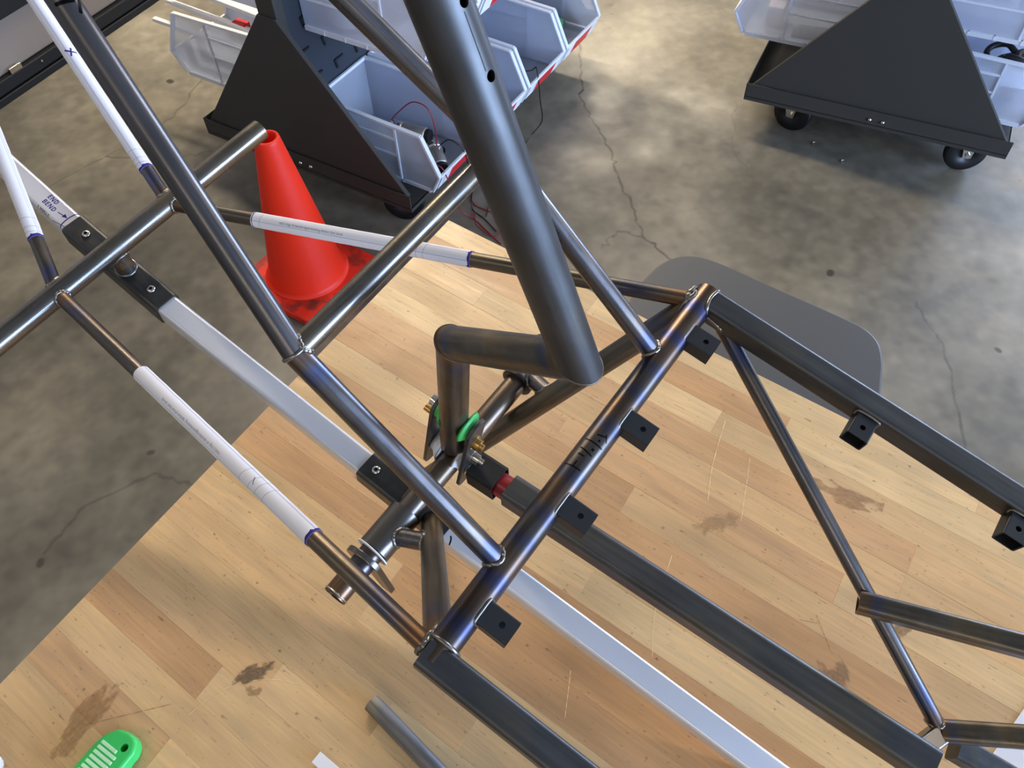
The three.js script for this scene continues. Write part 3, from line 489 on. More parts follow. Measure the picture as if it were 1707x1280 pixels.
  for (const l of [0.1805, 0.3294]) { const m = part('seat_tab', tabGeo(p([l, 0.4014, -0.0015]), V(0, -1, 0)), M.dark2, t, 'dark square tab with a hole'); part('weld_bead', curveTube([[l - 0.0106, 0.389, 0.001], [l - 0.0105, 0.3888, 0.0068], [l + 0.0105, 0.3888, 0.0068], [l + 0.0106, 0.389, 0.001]], 0.0015, 24, 6), M.weld, m); }
}
// ------------------------------------------------------------------ steering column pivoting on the axle
{
  const t = inFrame(thing('steering_column', 'thick dark cranked steel steering tube rising from the plated pivot towards the viewer', 'steering column'));
  const p = (a) => V(...a), Kb = p([-0.1309, 0.2032, -0.176]), Kt = p([-0.1407, 0.2032, 0.0369]), Jr = p([-0.034, 0.2032, 0.135]), Ht = p([-0.1613, 0.2032, 0.3632]), R = 0.0156;
  const d = (a, b) => b.clone().sub(a).normalize(), m1 = d(Kb, Kt).add(d(Kt, Jr)).normalize(), m2 = d(Kt, Jr).add(d(Jr, Ht)).normalize(), top = Ht.clone().addScaledVector(d(Jr, Ht), 0.1);
  part('drop_tube', tubeGeo(Kb, Kt, roundProfile(R * 0.94), { up: UP, n1: m1 }), M.steelC, t);
  part('arm_tube', tubeGeo(Kt, Jr, roundProfile(R * 0.96), { up: UP, n0: m1, n1: m2 }), M.steelC, t);
  const hd = d(Jr, Ht), holes = [[0.3338, -0.1321], [0.3686, -0.1499]].map(([z, x]) => { const c = p([x, 0.2032, z]); const k = c.clone().sub(Jr).dot(hd); return Jr.clone().addScaledVector(hd, k); });
  const cam = new THREE.Vector3(0, 1.665, 0).applyMatrix4(FRAME.clone().invert());
  const hole = (c) => { const v = cam.clone().sub(c); v.addScaledVector(hd, -v.dot(hd)).normalize(); const s = V().crossVectors(hd, v).normalize(); if (s.y < 0) s.negate(); const o = v.multiplyScalar(Math.cos(0.74)).addScaledVector(s, Math.sin(0.74)).normalize(); return cyl(0.0031, 0.03, c.clone().addScaledVector(o, R), o, 20); };
  part('riser_tube', cut(tubeGeo(Jr, top, roundProfile(R * 1.04, 48), { up: UP, n0: m2, wall: 0.002 }), holes.map(hole)), M.matte, t, 'matte dark tube with two bolt holes');
  for (const [a, n, r] of [[Kt, m1, R * 0.95], [Jr, m2, R]]) {
    const dd = a === Kt ? d(Kb, Kt) : d(Kt, Jr), q = []; for (let i = 0; i < 40; i++) { const f = i / 40 * 2 * Math.PI, u = UP.clone().addScaledVector(dd, -UP.dot(dd)).normalize(), s = V().crossVectors(u, dd), o = s.multiplyScalar(Math.sin(f) * r).addScaledVector(u, Math.cos(f) * r); o.addScaledVector(dd, -o.dot(n) / dd.dot(n)); q.push(a.clone().add(o)); }
    part('weld_bead', new THREE.TubeGeometry(new THREE.CatmullRomCurve3(q, true), 90, 0.0011, 6, true), M.steelC, t);
  }
  { const a = holes[0].clone().addScaledVector(hd, 0.004), b = holes[1].clone().addScaledVector(hd, -0.004), v = cam.clone().sub(a); v.addScaledVector(hd, -v.dot(hd)).normalize(); const s = V().crossVectors(hd, v).normalize(); if (s.y < 0) s.negate(); const o = v.multiplyScalar(Math.cos(0.6)).addScaledVector(s, Math.sin(0.6)).multiplyScalar(R * 1.04 - 0.0002);
    part('scribe_mark', cyl(0.00045, a.distanceTo(b), a.clone().add(b).multiplyScalar(0.5).add(o), hd, 8), M.rubber, t); }
  const plate = (L) => {
    const a = [0.207, -0.116], b = [0.195, -0.222], R1 = 0.0135, R2 = 0.0115, sh = new THREE.Shape(), f = Math.atan2(b[1] - a[1], b[0] - a[0]);
    sh.absarc(a[0], a[1], R1, f + Math.PI / 2, f + Math.PI * 1.5, false); sh.absarc(b[0], b[1], R2, f - Math.PI / 2, f + Math.PI / 2, false); sh.closePath();
    const g = new THREE.ExtrudeGeometry(sh, { depth: 0.003, bevelEnabled: true, bevelSize: 0.0006, bevelThickness: 0.0006, bevelSegments: 2, curveSegments: 20 });
    return g.applyMatrix4(new THREE.Matrix4().makeBasis(V(0, 1, 0), V(0, 0, 1), V(1, 0, 0)).setPosition(L, 0, 0));
  };
  part('pivot_plate', plate(-0.1565), M.matte, t); part('pivot_plate', plate(-0.1105), M.matte, t);
  const X = V(1, 0, 0), hex = (r, l, q) => cyl(r, l, q, X, 6);
  part('bolt', [cyl(0.0037, 0.0745, p([-0.1335, 0.2045, -0.138]), X, 16), hex(0.0072, 0.0062, p([-0.1035, 0.2045, -0.138])), cyl(0.0085, 0.0015, p([-0.1068, 0.2045, -0.138]), X, 24)], M.brass, t, 'brass coloured pivot bolt');
  part('bolt', [hex(0.0068, 0.009, p([-0.102, 0.203, -0.172])), cyl(0.0085, 0.0015, p([-0.1068, 0.203, -0.172]), X, 24), cyl(0.0038, 0.006, p([-0.095, 0.203, -0.172]), X, 16)], M.zinc, t, 'zinc plated nut');
  part('bolt', [alongAxis(lathe([[0, 0.0085], [0.003, 0.0078], [0.0052, 0.005], [0.006, 0.001], [0.006, -0.002], [0, -0.002]], 20), p([-0.105, 0.199, -0.2]), X), cyl(0.0085, 0.0015, p([-0.1068, 0.199, -0.2]), X, 24)], M.zinc, t, 'domed zinc nut');
  part('bolt', [cyl(0.008, 0.002, p([-0.1582, 0.2065, -0.112]), X, 24), hex(0.0065, 0.005, p([-0.1612, 0.2065, -0.112]))], M.zinc, t, 'zinc plated nut');
  const sad = (L0, L1, w, z, r0, r1) => { const l = Math.abs(L1 - L0), pts = [[0, -l / 2], [r0, -l / 2], [r0 * 0.8 + r1 * 0.2 - 0.0012, -l / 6], [r1 * 0.8 + r0 * 0.2 - 0.0012, l / 6], [r1, l / 2], [0, l / 2]]; return alongAxis(lathe(pts, 28), p([(L0 + L1) / 2, w, z]), V(L1 - L0, 0, 0)); };
  part('spacer', sad(-0.1195, -0.1112, 0.206, -0.118, 0.0185, 0.0128), M.green, t, 'bright green spacer'); part('spacer', sad(-0.142, -0.1525, 0.207, -0.114, 0.0185, 0.0128), M.green, t, 'bright green spacer');
  part('spacer', sad(-0.1195, -0.1112, 0.199, -0.19, 0.02, 0.0125), M.white, t, 'white plastic spacer'); part('spacer', sad(-0.138, -0.1525, 0.201, -0.19, 0.021, 0.0125), M.white, t, 'white plastic spacer');
}

// ------------------------------------------------------------------ traffic cone
{
  const t = thing('traffic_cone', 'bright orange traffic cone with a scuffed square base on the concrete floor', 'traffic cone', [-0.563, 0, -1.7], 0);
  const [c, x] = canvas(256, 256); pixelsInto(x, 256, 256, (u, v) => { const n = fbm(u * 9, v * 9, 4, 801, 9, 9), m = fbm(u * 3, v * 3, 3, 811, 3, 3); const k = Math.max(0, n + m - 1.02) * 3; return [cl(238 - 105 * k), cl(44 - 2 * k), cl(14 + 16 * k)]; });
  const scuff = new THREE.MeshStandardMaterial({ map: tex(c), roughness: 0.6 }), orange = new THREE.MeshStandardMaterial({ color: 0xf42c0a, roughness: 0.5 });
  const s = new THREE.Shape(), h = 0.1435, r = 0.02;
  s.moveTo(-h + r, -h); s.lineTo(h - r, -h); s.quadraticCurveTo(h, -h, h, -h + r); s.lineTo(h, h - r); s.quadraticCurveTo(h, h, h - r, h); s.lineTo(-h + r, h); s.quadraticCurveTo(-h, h, -h, h - r); s.lineTo(-h, -h + r); s.quadraticCurveTo(-h, -h, -h + r, -h);
  const hole = new THREE.Path(); hole.absarc(0, 0, 0.085, 0, 7, true); s.holes.push(hole);
  const g = new THREE.ExtrudeGeometry(s, { depth: 0.014, bevelEnabled: true, bevelSize: 0.004, bevelThickness: 0.004, bevelSegments: 2 }); at(g, 0, 0.004, 0, -Math.PI / 2); 
  for (let i = 0, U = g.attributes.uv; i < U.count; i++) U.setXY(i, U.getX(i) * 3.4, U.getY(i) * 3.4);
  const b = part('base', g, scuff, t, 'scuffed square base'); b.rotation.y = Math.atan2(0.171, 0.985) + Math.PI / 4 + 0.0;
  part('cone_body', lathe([[0.09, 0.0], [0.118, 0.0215], [0.116, 0.026], [0.104, 0.034], [0.0325, 0.458], [0.031, 0.466], [0.0275, 0.468], [0.0225, 0.466], [0.0225, 0.45], [0.08, 0.03], [0.086, 0.0], [0.09, 0.0]], 64), orange, t);
}
// ------------------------------------------------------------------ stool tucked under the bench
{
  const out = [[0.2311, -1.0993], [0.2586, -1.1481], [0.2855, -1.1869], [0.3215, -1.2245], [0.3524, -1.2402], [0.3825, -1.2418], [0.4176, -1.229], [0.5417, -1.1341], [0.6402, -1.0574], [0.677, -1.0243], [0.6906, -0.9934], [0.6867, -0.9511], [0.6667, -0.893], [0.6257, -0.7899], [0.592, -0.72], [0.55, -0.69], [0.5, -0.70], [0.25, -0.90], [0.20, -0.95], [0.19, -1.0], [0.205, -1.05]];
  const cx = 0.44, cz = -0.96, t = thing('stool', 'dark grey stool with a flat rounded seat tucked under the workbench', 'stool', [cx, 0, cz]);
  const cu = new THREE.CatmullRomCurve3(out.map(([x, z]) => V(x - cx, 0, z - cz)), true, 'centripetal'), s = new THREE.Shape(cu.getPoints(120).map((p) => new THREE.Vector2(p.x, -p.z)));
  const g = new THREE.ExtrudeGeometry(s, { depth: 0.012, bevelEnabled: true, bevelSize: 0.004, bevelThickness: 0.004, bevelSegments: 3 }); at(g, 0, 0.439, 0, -Math.PI / 2);
  part('seat', g, M.grey, t);
  for (const [x, z] of [[-0.12, -0.2], [0.17, 0.0], [-0.15, 0.06], [0.1, 0.18]]) part('leg', cyl(0.011, 0.44, V(x * 1.12, 0.22, z * 1.12), V(-x * 0.24, 0.44, -z * 0.24), 16), M.zinc, t);
  part('foot_ring', at(new THREE.TorusGeometry(0.19, 0.007, 10, 48), 0.0, 0.16, 0, Math.PI / 2), M.zinc, t);
}
// ------------------------------------------------------------------ bin carts
const CARTS = { left: { o: V(-0.5848, 0, -2.0165), yaw: -32.663 * Math.PI / 180 }, right: { o: V(1.1134, 0, -2.1043), yaw: -27.144 * Math.PI / 180 } };
const onCart = (c, x, y, zb) => V(x, y, -zb).applyAxisAngle(V(0, 1, 0), c.yaw).add(c.o);   // zb runs from the near end away from the camera
function binCart(c, label, boltXs, wheels, len) {
  const t = thing('bin_cart', label, 'parts cart', c.o.toArray(), c.yaw), W2 = 0.386;
  part('base_tray', [box(W2 * 2, 0.004, len, 0, 0.132, -len / 2), box(W2 * 2, 0.056, 0.003, 0, 0.148, -0.0015), box(W2 * 2, 0.056, 0.003, 0, 0.148, -len + 0.0015), box(0.003, 0.056, len, -W2 + 0.0015, 0.148, -len / 2), box(0.003, 0.014, len, W2 - 0.0015, 0.127, -len / 2)], M.cart, t);
  const tri = () => { const s = new THREE.Shape([[-0.372, 0.135], [0.372, 0.135], [0.372, 0.163], [0.03, 0.589], [-0.03, 0.589], [-0.372, 0.163]].map((p) => new THREE.Vector2(...p))); return new THREE.ExtrudeGeometry(s, { depth: 0.003, bevelEnabled: true, bevelSize: 0.0012, bevelThickness: 0.0012, bevelSegments: 1 }); };
  const flange = (sx) => { const a = V(sx * 0.372, 0.163, -0.0175), b = V(sx * 0.03, 0.589, -0.0175); return tubeGeo(a, b, boxProfile(0.005, 0.0015, 0.0008, 2), { up: V(sx * 0.78, 0.62, 0) }); };
  for (const z of [-0.0135, -len + 0.013]) part('end_panel', [at(tri(), 0, 0, z), ...(z > -0.1 ? [flange(-1), flange(1)] : [])], M.cart, t, 'dark triangular end panel');
  for (const z of [-0.033, -len + 0.033]) part('post', rbox(0.062, 1.08, 0.034, 0.003, 0, 0.132 + 0.54, z), M.cart, t);
  M.louver = M.louver || new THREE.MeshStandardMaterial({ color: 0x2c3138, roughness: 0.55 });
  part('louver_panel', box(0.034, 0.98, len - 0.08, 0, 0.70, -len / 2), M.louver, t, 'louvered panel');
  return t;
}
const cartL = binCart(CARTS.left, 'dark steel bin cart behind the orange cone, its clear bins holding motors and wires', [], 0, 1.12);
const cartR = binCart(CARTS.right, 'dark steel bin cart on black casters at the upper right of the floor', [], 0, 1.12);
// louvre tongues: the ones in sight on the left cart one by one, the rest joined
{
  const tongue = () => mergeGeometries([box(0.004, 0.006, 0.034, 0.0185, 0.012, -0.012, 0), at(box(0.004, 0.028, 0.007), 0.0185, 0, 0.004, 0.25, 0, 0)]);
  const one = tongue(), rest = [];
  for (let r = 0; r < 10; r++) for (let k = 0; k < 11; k++) {
    const y = 0.28 + r * 0.085, z = -0.085 - k * 0.092 - (r % 2) * 0.03;
    if (y > 0.36 && y < 0.64 && k < 4) { const m = part('louver_tongue', one, M.rubber, cartL); m.position.set(0, y, z); } else rest.push(at(one.clone(), 0, y, z));
    rest.push(at(one.clone(), 0, y, z, 0, Math.PI, 0));
  }
  const m1 = part('louver_tongues', rest, M.rubber, cartL); m1.userData.kind = 'stuff';
  const all = []; for (let r = 0; r < 10; r++) for (let k = 0; k < 11; k++) for (const f of [0, Math.PI]) all.push(at(one.clone(), 0, 0.28 + r * 0.085, -0.085 - k * 0.092, 0, f, 0));
  const m2 = part('louver_tongues', all, M.rubber, cartR); m2.userData.kind = 'stuff';
  for (const t of [cartL, cartR]) for (const x of [0.004, 0.042]) part('screw', at(new THREE.SphereGeometry(0.0062, 14, 8, 0, 7, 0, Math.PI / 2), x - (t === cartL ? 0.012 : 0.01), 0.148, 0, Math.PI / 2), M.zinc, t);
  const caster = (t, x, z, turn) => {
    const g = new THREE.Group(); g.name = 'caster'; g.position.set(x, 0, z); g.rotation.y = turn; t.add(g);
    part('wheel', at(lathe([[0.012, -0.016], [0.045, -0.016], [0.05, -0.013], [0.059, -0.014], [0.0625, -0.008], [0.063, 0], [0.0625, 0.008], [0.059, 0.014], [0.05, 0.013], [0.045, 0.016], [0.012, 0.016], [0.012, -0.016]], 48), 0, 0.063, 0, 0, 0, Math.PI / 2), M.rubber, g);
    const fork = new THREE.Shape([[-0.02, 0.126], [0.03, 0.126], [0.012, 0.052], [-0.012, 0.052]].map((p) => new THREE.Vector2(...p)));
    part('fork', [-1, 1].map((s) => at(new THREE.ExtrudeGeometry(fork, { depth: 0.003, bevelEnabled: false }), s * 0.021 - 0.0015, 0, 0, 0, Math.PI / 2)).concat([box(0.05, 0.004, 0.06, 0, 0.128, -0.005)]), M.zinc, g);
    part('axle_bolt', at(new THREE.CylinderGeometry(0.0075, 0.0075, 0.058, 14), 0, 0.063, 0, 0, 0, Math.PI / 2), M.zinc, g);
  };
  for (const t of [cartL, cartR]) { caster(t, -0.235, -0.085, 0.15 + Math.PI / 2 - 0.4); caster(t, 0.29, -0.085, Math.PI / 2 + 0.35); caster(t, -0.29, -1.02, 0.6); caster(t, 0.27, -1.02, 0.5); }
}
// ------------------------------------------------------------------ translucent storage bins hanging on the carts
function binProto(D, Hh, Wd, withLabel) {
  const g = new THREE.Group(), f = 0.875, lip = Math.min(0.062, Hh * 0.32), th = 0.0025, w = Wd / 2;
  const side = [[0, 0], [D * 0.93, 0], [D, lip], [D * f, Hh * 0.93], [0, Hh]];
  const sh = new THREE.Shape(side.map((p) => new THREE.Vector2(...p)));
  const walls = [-1, 1].map((s) => at(new THREE.ExtrudeGeometry(sh, { depth: th, bevelEnabled: false }), 0, 0, s * (w - th) - (s < 0 ? 0 : 0) - (s > 0 ? 0 : 0)));
  walls.push(box(th, Hh, Wd - 2 * th, th / 2, Hh / 2, 0), box(D * 0.93, th, Wd - 2 * th, D * 0.465, th / 2, 0));
  const fl = Math.hypot(D * 0.07, lip); const front = (at(box(th, fl, Wd - 2 * th), D * 0.965 - 0.001, lip / 2, 0, 0, 0, -Math.atan2(D * 0.07, lip)));
  part('bin_body', walls, M.bin, g); part('front_lip', front, M.binRim, g);
  const rim = [], seg = (a, b, hx, hy) => tubeGeo(V(a[0], a[1], a[2]), V(b[0], b[1], b[2]), boxProfile(hx, hy, 0.0012, 2), { up: V(0, 1, 0) });
  for (const s of [-1, 1]) {
    const z = s * (w + 0.002);
    rim.push(seg([0, Hh, z], [D * f, Hh * 0.93, z], 0.0065, 0.004), seg([D * f, Hh * 0.93, z], [D, lip, z], 0.0065, 0.004), seg([D, lip, z], [D * 0.93, 0.002, z], 0.0055, 0.003));
  }
  rim.push(seg([0.002, Hh, -w], [0.002, Hh, w], 0.004, 0.005), seg([D, lip, -w], [D, lip, w], 0.004, 0.004));
  part('rim', rim, M.binRim, g);
  const rb = [];
  for (const s of [-1, 1]) { const z = s * (w + 0.0025); rb.push(box(0.006, Hh * 0.9, 0.005, D * 0.66, Hh * 0.47, z), box(D * 0.66, 0.006, 0.005, D * 0.33, Hh * 0.72, z), box(D * 0.66, 0.005, 0.004, D * 0.33, Hh * 0.44, z), box(D * 0.9, 0.012, 0.008, D * 0.46, 0.002, z)); for (let k = 1; k < 5; k++) rb.push(box(0.004, 0.012, 0.01, D * 0.17 * k, 0.002, z)); }
  part('rib', rb, M.binRim, g);
  if (withLabel) {
    const ang = -Math.atan2(D * 0.07, lip), cx = D * 0.965 + 0.0032, card = part('label_card', at(box(0.0012, fl * 0.9, Wd * 0.9), cx, lip / 2, 0, 0, 0, ang), M.white, g, 'white label card');
    part('sticker', at(box(0.0008, fl * 0.84, Wd * 0.5), cx + 0.0012, lip / 2, -Wd * 0.02, 0, 0, ang), M.sticker, card, 'plain red sticker');
  }
  return g;
}
M.binRim = new THREE.MeshPhysicalMaterial({ color: 0xeceff7, roughness: 0.55, transmission: 0.2, thickness: 0 });
{
  const P1 = binProto(0.405, 0.19, 0.222, true), P2 = binProto(0.55, 0.215, 0.24, false), P3 = binProto(0.46, 0.2, 0.235, false);
  const put = (proto, c, side, x, y, zb, label, group) => {
    const o = proto.clone(); o.name = numbered('storage_bin'); scene.add(o); o.position.copy(onCart(c, side * x, y, zb)); o.rotation.y = c.yaw + (side < 0 ? Math.PI : 0);
    tag(o, label, 'bin', group); return o;
  };
  const { left: L, right: R } = CARTS, G1 = 'translucent bins on the cart behind the cone', G2 = 'translucent bins on the right cart';
  ['clear bin with motors and red wires on the lowest row nearest the cone', 'clear lower bin with a red sticker, second along from the motor bin', 'clear lower bin with a red sticker and a black wire over its front', 'clear lower bin with a green item at the far end of the row'].forEach((l, i) => put(P1, L, 1, 0.0235, 0.135, 0.205 + i * 0.248, l, G1));
  ['clear upper bin holding a white spool, above the motor bin', 'clear upper bin beside the spool bin, behind the thick steering tube', 'clear upper bin third along from the spool bin', 'clear upper bin at the far end of the upper row'].forEach((l, i) => put(P1, L, 1, 0.0235, 0.52, 0.225 + i * 0.248, l, G1));
  ['long clear bin full of white strips left of the dark triangular panel', 'long clear bin behind the one full of white strips', 'long clear bin at the far left end of the cart'].forEach((l, i) => put(P2, L, -1, 0.0235, 0.225, 0.235 + i * 0.262, l, G1));
  ['clear bin left of the right cart panel, over its bare tray', 'clear bin behind the one over the bare tray of the right cart'].forEach((l, i) => put(P3, R, -1, 0.0235, 0.27, 0.23 + i * 0.262, l, G2));
  ['clear lower bin with a dark bundle right of the right cart panel', 'clear lower bin behind the dark bundle on the right cart'].forEach((l, i) => put(P1, R, 1, 0.0235, 0.163, 0.225 + i * 0.248, l, G2));
  ['clear upper bin at the right edge above the dark bundle', 'clear upper bin behind the one above the dark bundle'].forEach((l, i) => put(P1, R, 1, 0.0235, 0.4, 0.225 + i * 0.248, l, G2));
  const loc = (c, o, x, y, zb, ry = 0, rx = 0, rz = 0) => { o.position.copy(onCart(c, x, y, zb)); o.rotation.set(rx, c.yaw + ry, rz); return o; };
  // white strips in the long bin
  for (let i = 0; i < 6; i++) { const s = solo('plastic_strip', rbox(0.5 + 0.02 * (i % 3), 0.012, 0.016, 0.002), M.white, ['topmost white strip sticking out of the long bin', 'second white strip in the long bin from the top', 'white strip along the near wall of the long bin', 'white strip in the middle of the long bin', 'white strip along the far wall of the long bin', 'lowest white strip in the long bin'][i], 'plastic strip', 'white strips in the long bin'); loc(L, s, -0.36 - 0.015 * i, 0.455 - 0.028 * i, 0.19 + 0.02 * ((i * 2) % 5), 0.03 * (i % 3 - 1), 0, -0.03); }
  const note = solo('red_block', rbox(0.05, 0.05, 0.03, 0.004), M.sticker, 'small red block behind the white strips in the long bin', 'block'); loc(L, note, -0.4, 0.33, 0.26);
  const spool = thing('spool', 'white spool standing in the upper clear bin', 'spool', [0, 0, 0]); part('flange', [cyl(0.047, 0.005, V(0, 0.0025, 0), V(0, 1, 0), 32), cyl(0.047, 0.005, V(0, 0.0875, 0), V(0, 1, 0), 32)], M.white, spool); part('core', cyl(0.042, 0.08, V(0, 0.045, 0), V(0, 1, 0), 32), M.paper, spool); loc(L, spool, 0.115, 0.524, 0.19);
  const grn = solo('green_bottle', lathe([[0, 0], [0.03, 0], [0.032, 0.004], [0.032, 0.07], [0.014, 0.085], [0.014, 0.1], [0, 0.1]], 24), new THREE.MeshStandardMaterial({ color: 0x2f7d4a, roughness: 0.4 }), 'small green bottle standing in the farthest lower bin', 'bottle'); loc(L, grn, 0.32, 0.139, 0.94);
  // gear motors with their leads
  const motor = (label, x, y, zb, ry) => {
    const m = thing('gear_motor', label, 'motor', [0, 0, 0], 0, 'gear motors in the lower bin'); const X = V(1, 0, 0);
    part('motor_can', alongAxis(lathe([[0, -0.036], [0.017, -0.036], [0.019, -0.033], [0.019, 0.022], [0, 0.022]], 28), V(-0.03, 0, 0), X), M.zincDull, m);
    part('gearbox', [alongAxis(lathe([[0, -0.014], [0.021, -0.014], [0.021, -0.006], [0.0195, -0.005], [0.0195, 0.004], [0.021, 0.005], [0.021, 0.018], [0, 0.018]], 28), V(0.008, 0, 0), X)], M.zinc, m);
    part('shaft', cyl(0.003, 0.03, V(0.04, 0, 0), X, 12), M.zinc, m); part('terminal_cap', cyl(0.0165, 0.012, V(-0.07, 0, 0), X, 24), M.rubber, m);
    loc(L, m, x, y, zb, ry); m.scale.setScalar(1.2); return m;
  };
  M.zincDull = new THREE.MeshStandardMaterial({ color: 0xb8b2a4, metalness: 0.8, roughness: 0.38 });
  motor('gear motor with a bright gearbox lying on top in the lowest bin', 0.225, 0.215, 0.2, Math.PI + 0.15); motor('gear motor near the front lip of the lowest bin', 0.335, 0.182, 0.2, 2.4); motor('gear motor at the bottom of the lowest bin', 0.25, 0.161, 0.24, Math.PI - 0.2); motor('gear motor under the others by the near wall', 0.235, 0.1605, 0.16, Math.PI + 0.1);
  const pt = (pts) => pts.map(([x, y, z]) => onCart(L, x, y, z).toArray());
  const wire = (label, pts, m, r = 0.0018) => solo('wire', curveTube(pt(pts), r, 70, 7), m, label, 'wire', 'wires hanging from the bins');
  const redW = new THREE.MeshStandardMaterial({ color: 0x8a1420, roughness: 0.45 }), blkW = new THREE.MeshStandardMaterial({ color: 0x17090c, roughness: 0.45 });
  wire('dark red wire arching over the motor in the lowest bin', [[0.165, 0.2, 0.2], [0.185, 0.228, 0.2], [0.22, 0.271, 0.2], [0.284, 0.326, 0.2], [0.328, 0.321, 0.2], [0.346, 0.273, 0.2], [0.345, 0.2, 0.2]], redW);
  wire('red wire hanging over the front of the lowest bin', [[0.3, 0.21, 0.13], [0.37, 0.215, 0.11], [0.42, 0.215, 0.112], [0.432, 0.17, 0.122], [0.436, 0.1, 0.14], [0.44, 0.03, 0.16], [0.47, 0.003, 0.175], [0.53, 0.003, 0.15], [0.6, 0.003, 0.12]], redW);
  wire('dark wire looping from the lowest bin to the floor', [[0.35, 0.2, 0.2], [0.39, 0.235, 0.205], [0.425, 0.21, 0.215], [0.434, 0.14, 0.225], [0.436, 0.06, 0.23], [0.445, 0.004, 0.21], [0.5, 0.003, 0.19], [0.56, 0.003, 0.16]], blkW);
  wire('red wire lying across the floor under the lowest bin', [[0.40, 0.003, 0.27], [0.44, 0.003, 0.23], [0.50, 0.003, 0.225], [0.56, 0.003, 0.21], [0.57, 0.003, 0.14], [0.5, 0.006, 0.15], [0.46, 0.003, 0.2]], redW);
  wire('thin dark wire running along the floor from the bin row', [[0.424, 0.235, 0.64], [0.43, 0.2, 0.642], [0.432, 0.12, 0.65], [0.433, 0.03, 0.66], [0.42, 0.003, 0.64], [0.43, 0.003, 0.52], [0.459, 0.003, 0.373], [0.47, 0.003, 0.28], [0.5, 0.003, 0.2]], blkW);
  wire('black lead lying inside the third lower bin', [[0.3, 0.17, 0.6], [0.36, 0.21, 0.62], [0.41, 0.222, 0.635], [0.424, 0.235, 0.64]], blkW);
  // goods in the right cart's bins
  const r1 = solo('white_box', rbox(0.07, 0.045, 0.1, 0.003), M.white, 'white box in the lower right bin beside the dark bundle', 'box'); loc(R, r1, 0.33, 0.26, 0.22, 0.1);
  const knot = []; for (let i = 0; i <= 60; i++) { const f = i / 60 * 14; knot.push([0.06 * Math.cos(f) * (0.7 + 0.3 * Math.sin(f * 2.7)), 0.045 + 0.025 * Math.sin(f * 1.3), 0.06 * Math.sin(f) * (0.7 + 0.3 * Math.cos(f * 1.9))]); }
  const r2 = solo('cable_bundle', curveTube(knot, 0.009, 240, 8), M.rubber, 'black cable bundle in the lower right bin', 'cable bundle'); loc(R, r2, 0.3, 0.23, 0.25);
  const r3 = solo('paper_tag', rbox(0.022, 0.075, 0.004, 0.001), M.paper, 'cream paper tag standing in the upper right bin', 'tag'); loc(R, r3, 0.245, 0.405 + 0.0385, 0.2, 0, 0, -0.25);
  const r4 = solo('carton', rbox(0.05, 0.06, 0.05, 0.003), new THREE.MeshStandardMaterial({ color: 0xf0d9cc, roughness: 0.8 }), 'small pinkish carton in the left bin of the right cart', 'carton'); loc(R, r4, -0.375, 0.304, 0.2);
  const br = [box(0.16, 0.005, 0.05), at(box(0.005, 0.06, 0.05), 0.08, 0.028, 0), box(0.09, 0.004, 0.03, -0.02, 0.02, 0.005)]; const r5 = solo('bracket', br, M.grey, 'grey bracket lying in the left bin of the right cart', 'bracket'); loc(R, r5, -0.23, 0.277, 0.17, 0.1);
}
// ------------------------------------------------------------------ small things on the bench and floor
{
  const t = thing('utility_cutter', 'green plastic cutter handle with pale ribs lying on the workbench corner', 'cutter', [-0.4175, TOP, -0.2425], 0);
  const dir = V(-0.56, 0, 0.83).normalize(); t.rotation.y = Math.atan2(-dir.z, dir.x);           // local x runs along the handle
  const s = new THREE.Shape(); s.moveTo(0.004, 0.017); s.quadraticCurveTo(-0.012, 0.013, -0.004, -0.008); s.quadraticCurveTo(0.004, -0.0185, 0.02, -0.0185); s.lineTo(0.15, -0.02); s.lineTo(0.15, 0.02); s.closePath();
  const g = new THREE.ExtrudeGeometry(s, { depth: 0.011, bevelEnabled: true, bevelSize: 0.004, bevelThickness: 0.004, bevelSegments: 4, curveSegments: 16 }); at(g, 0, 0.0041, 0, -Math.PI / 2);
  for (const k of [0]) part('handle', cut(mergeVertices(g), [cyl(0.0042, 0.06, V(0.003, 0.01, -0.0085), V(0, 1, 0), 20)]), new THREE.MeshStandardMaterial({ color: 0x3fcb62, roughness: 0.38 }), t);
  const pale = new THREE.MeshStandardMaterial({ color: 0xc8f5c4, roughness: 0.4 });
  for (let i = 0; i < 9; i++) part('rib', rbox(0.0034, 0.0014, 0.0255 - (i === 0 ? 0.004 : 0), 0.0006, 0.0105 + i * 0.0052, 0.0194, 0.0035 + (i === 0 ? 0.002 : 0)), pale, t, 'pale raised rib');
  for (let i = 0; i < 5; i++) for (const z of [0.012, -0.006]) part('rib', rbox(0.0034, 0.0014, 0.006, 0.0006, 0.0573 + i * 0.0052, 0.0194, z), pale, t, 'pale raised rib');
  const rg = part('arrow_mark', rbox(0.02, 0.0014, 0.009, 0.0006, 0.067, 0.0194, 0.003), pale, t, 'pale raised mark');
}
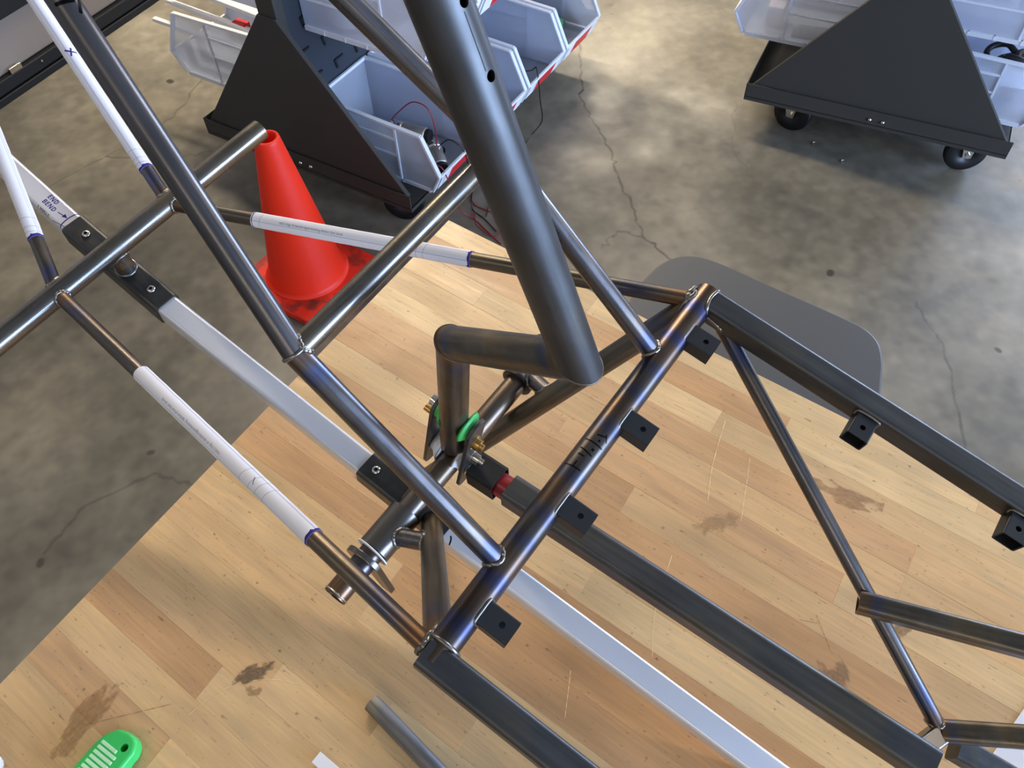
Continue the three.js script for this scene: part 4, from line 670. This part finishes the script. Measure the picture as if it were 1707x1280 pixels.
solo('tube_offcut', tubeGeo(V(-0.163, TOP + 0.0097, -0.272), V(0.04, TOP + 0.0097, -0.0695), roundProfile(0.0096), { up: V(0, 1, 0), wall: 0.0018 }), steelMat(121, [142, 140, 138], false, 0.5, 0.7), 'short grey steel tube offcut lying on the workbench', 'tube offcut');
{
  const a = V(-0.2165, TOP, -0.2205), d = V(0.785, 0, 0.62), s = V(-0.62, 0, 0.785), g = [];
  const mk = (o, y, hx, hy) => tubeGeo(a.clone().addScaledVector(s, o).setY(TOP + y), a.clone().addScaledVector(s, o).addScaledVector(d, 0.16).setY(TOP + y), boxProfile(hx, hy, 0.0004, 2), { up: V(0, 1, 0) });
  solo('channel_offcut', [mk(-0.0055, 0.005, 0.0009, 0.005), mk(0.0055, 0.005, 0.0009, 0.005), mk(0, 0.0092, 0.006, 0.0009)], M.white, 'short white channel offcut lying on the workbench beside the grey tube offcut', 'channel offcut');
}
{
  const q = 0.714, m = solo('paper_sheet', rbox(0.3, 0.0006, 0.2, 0.0003, 0, 0, 0, 1), M.paper, 'blank white paper sheet lying at the right end of the workbench', 'paper sheet');
  const e = V(-0.757, 0, 0.653), nn = V(0.653, 0, 0.757); m.position.set(0.486, TOP + 0.0008, -0.212).addScaledVector(nn, 0.1).addScaledVector(e, 0.06); m.rotation.y = Math.atan2(-e.z, e.x);
  const g = new THREE.IcosahedronGeometry(0.015, 4), P = g.attributes.position; for (let i = 0; i < P.count; i++) { const v = V().fromBufferAttribute(P, i), k = 0.72 + 0.5 * fbm(v.x * 130 + 9, v.y * 130 + v.z * 90, 3, 903); P.setXYZ(i, v.x * k, v.y * k * 0.7, v.z * k); } g.computeVertexNormals();
  const w = solo('paper_scrap', g, M.paper, 'crumpled white paper scrap at the left end of the workbench', 'paper scrap'); w.position.set(-0.552, TOP + 0.0092, -0.2225);
  [[1.005, -2.197, 'small metal clip lying on the floor under the right cart'], [1.07, -2.1, 'tiny metal shaving on the floor in front of the right cart']].forEach(([x, z, l]) => { const c = solo('metal_clip', new THREE.TorusGeometry(0.008, 0.0016, 6, 20, 4.2), M.zinc, l, 'clip'); c.rotation.x = -Math.PI / 2; c.position.set(x, 0.0017, z); });
}
renderer.render(scene, camera);
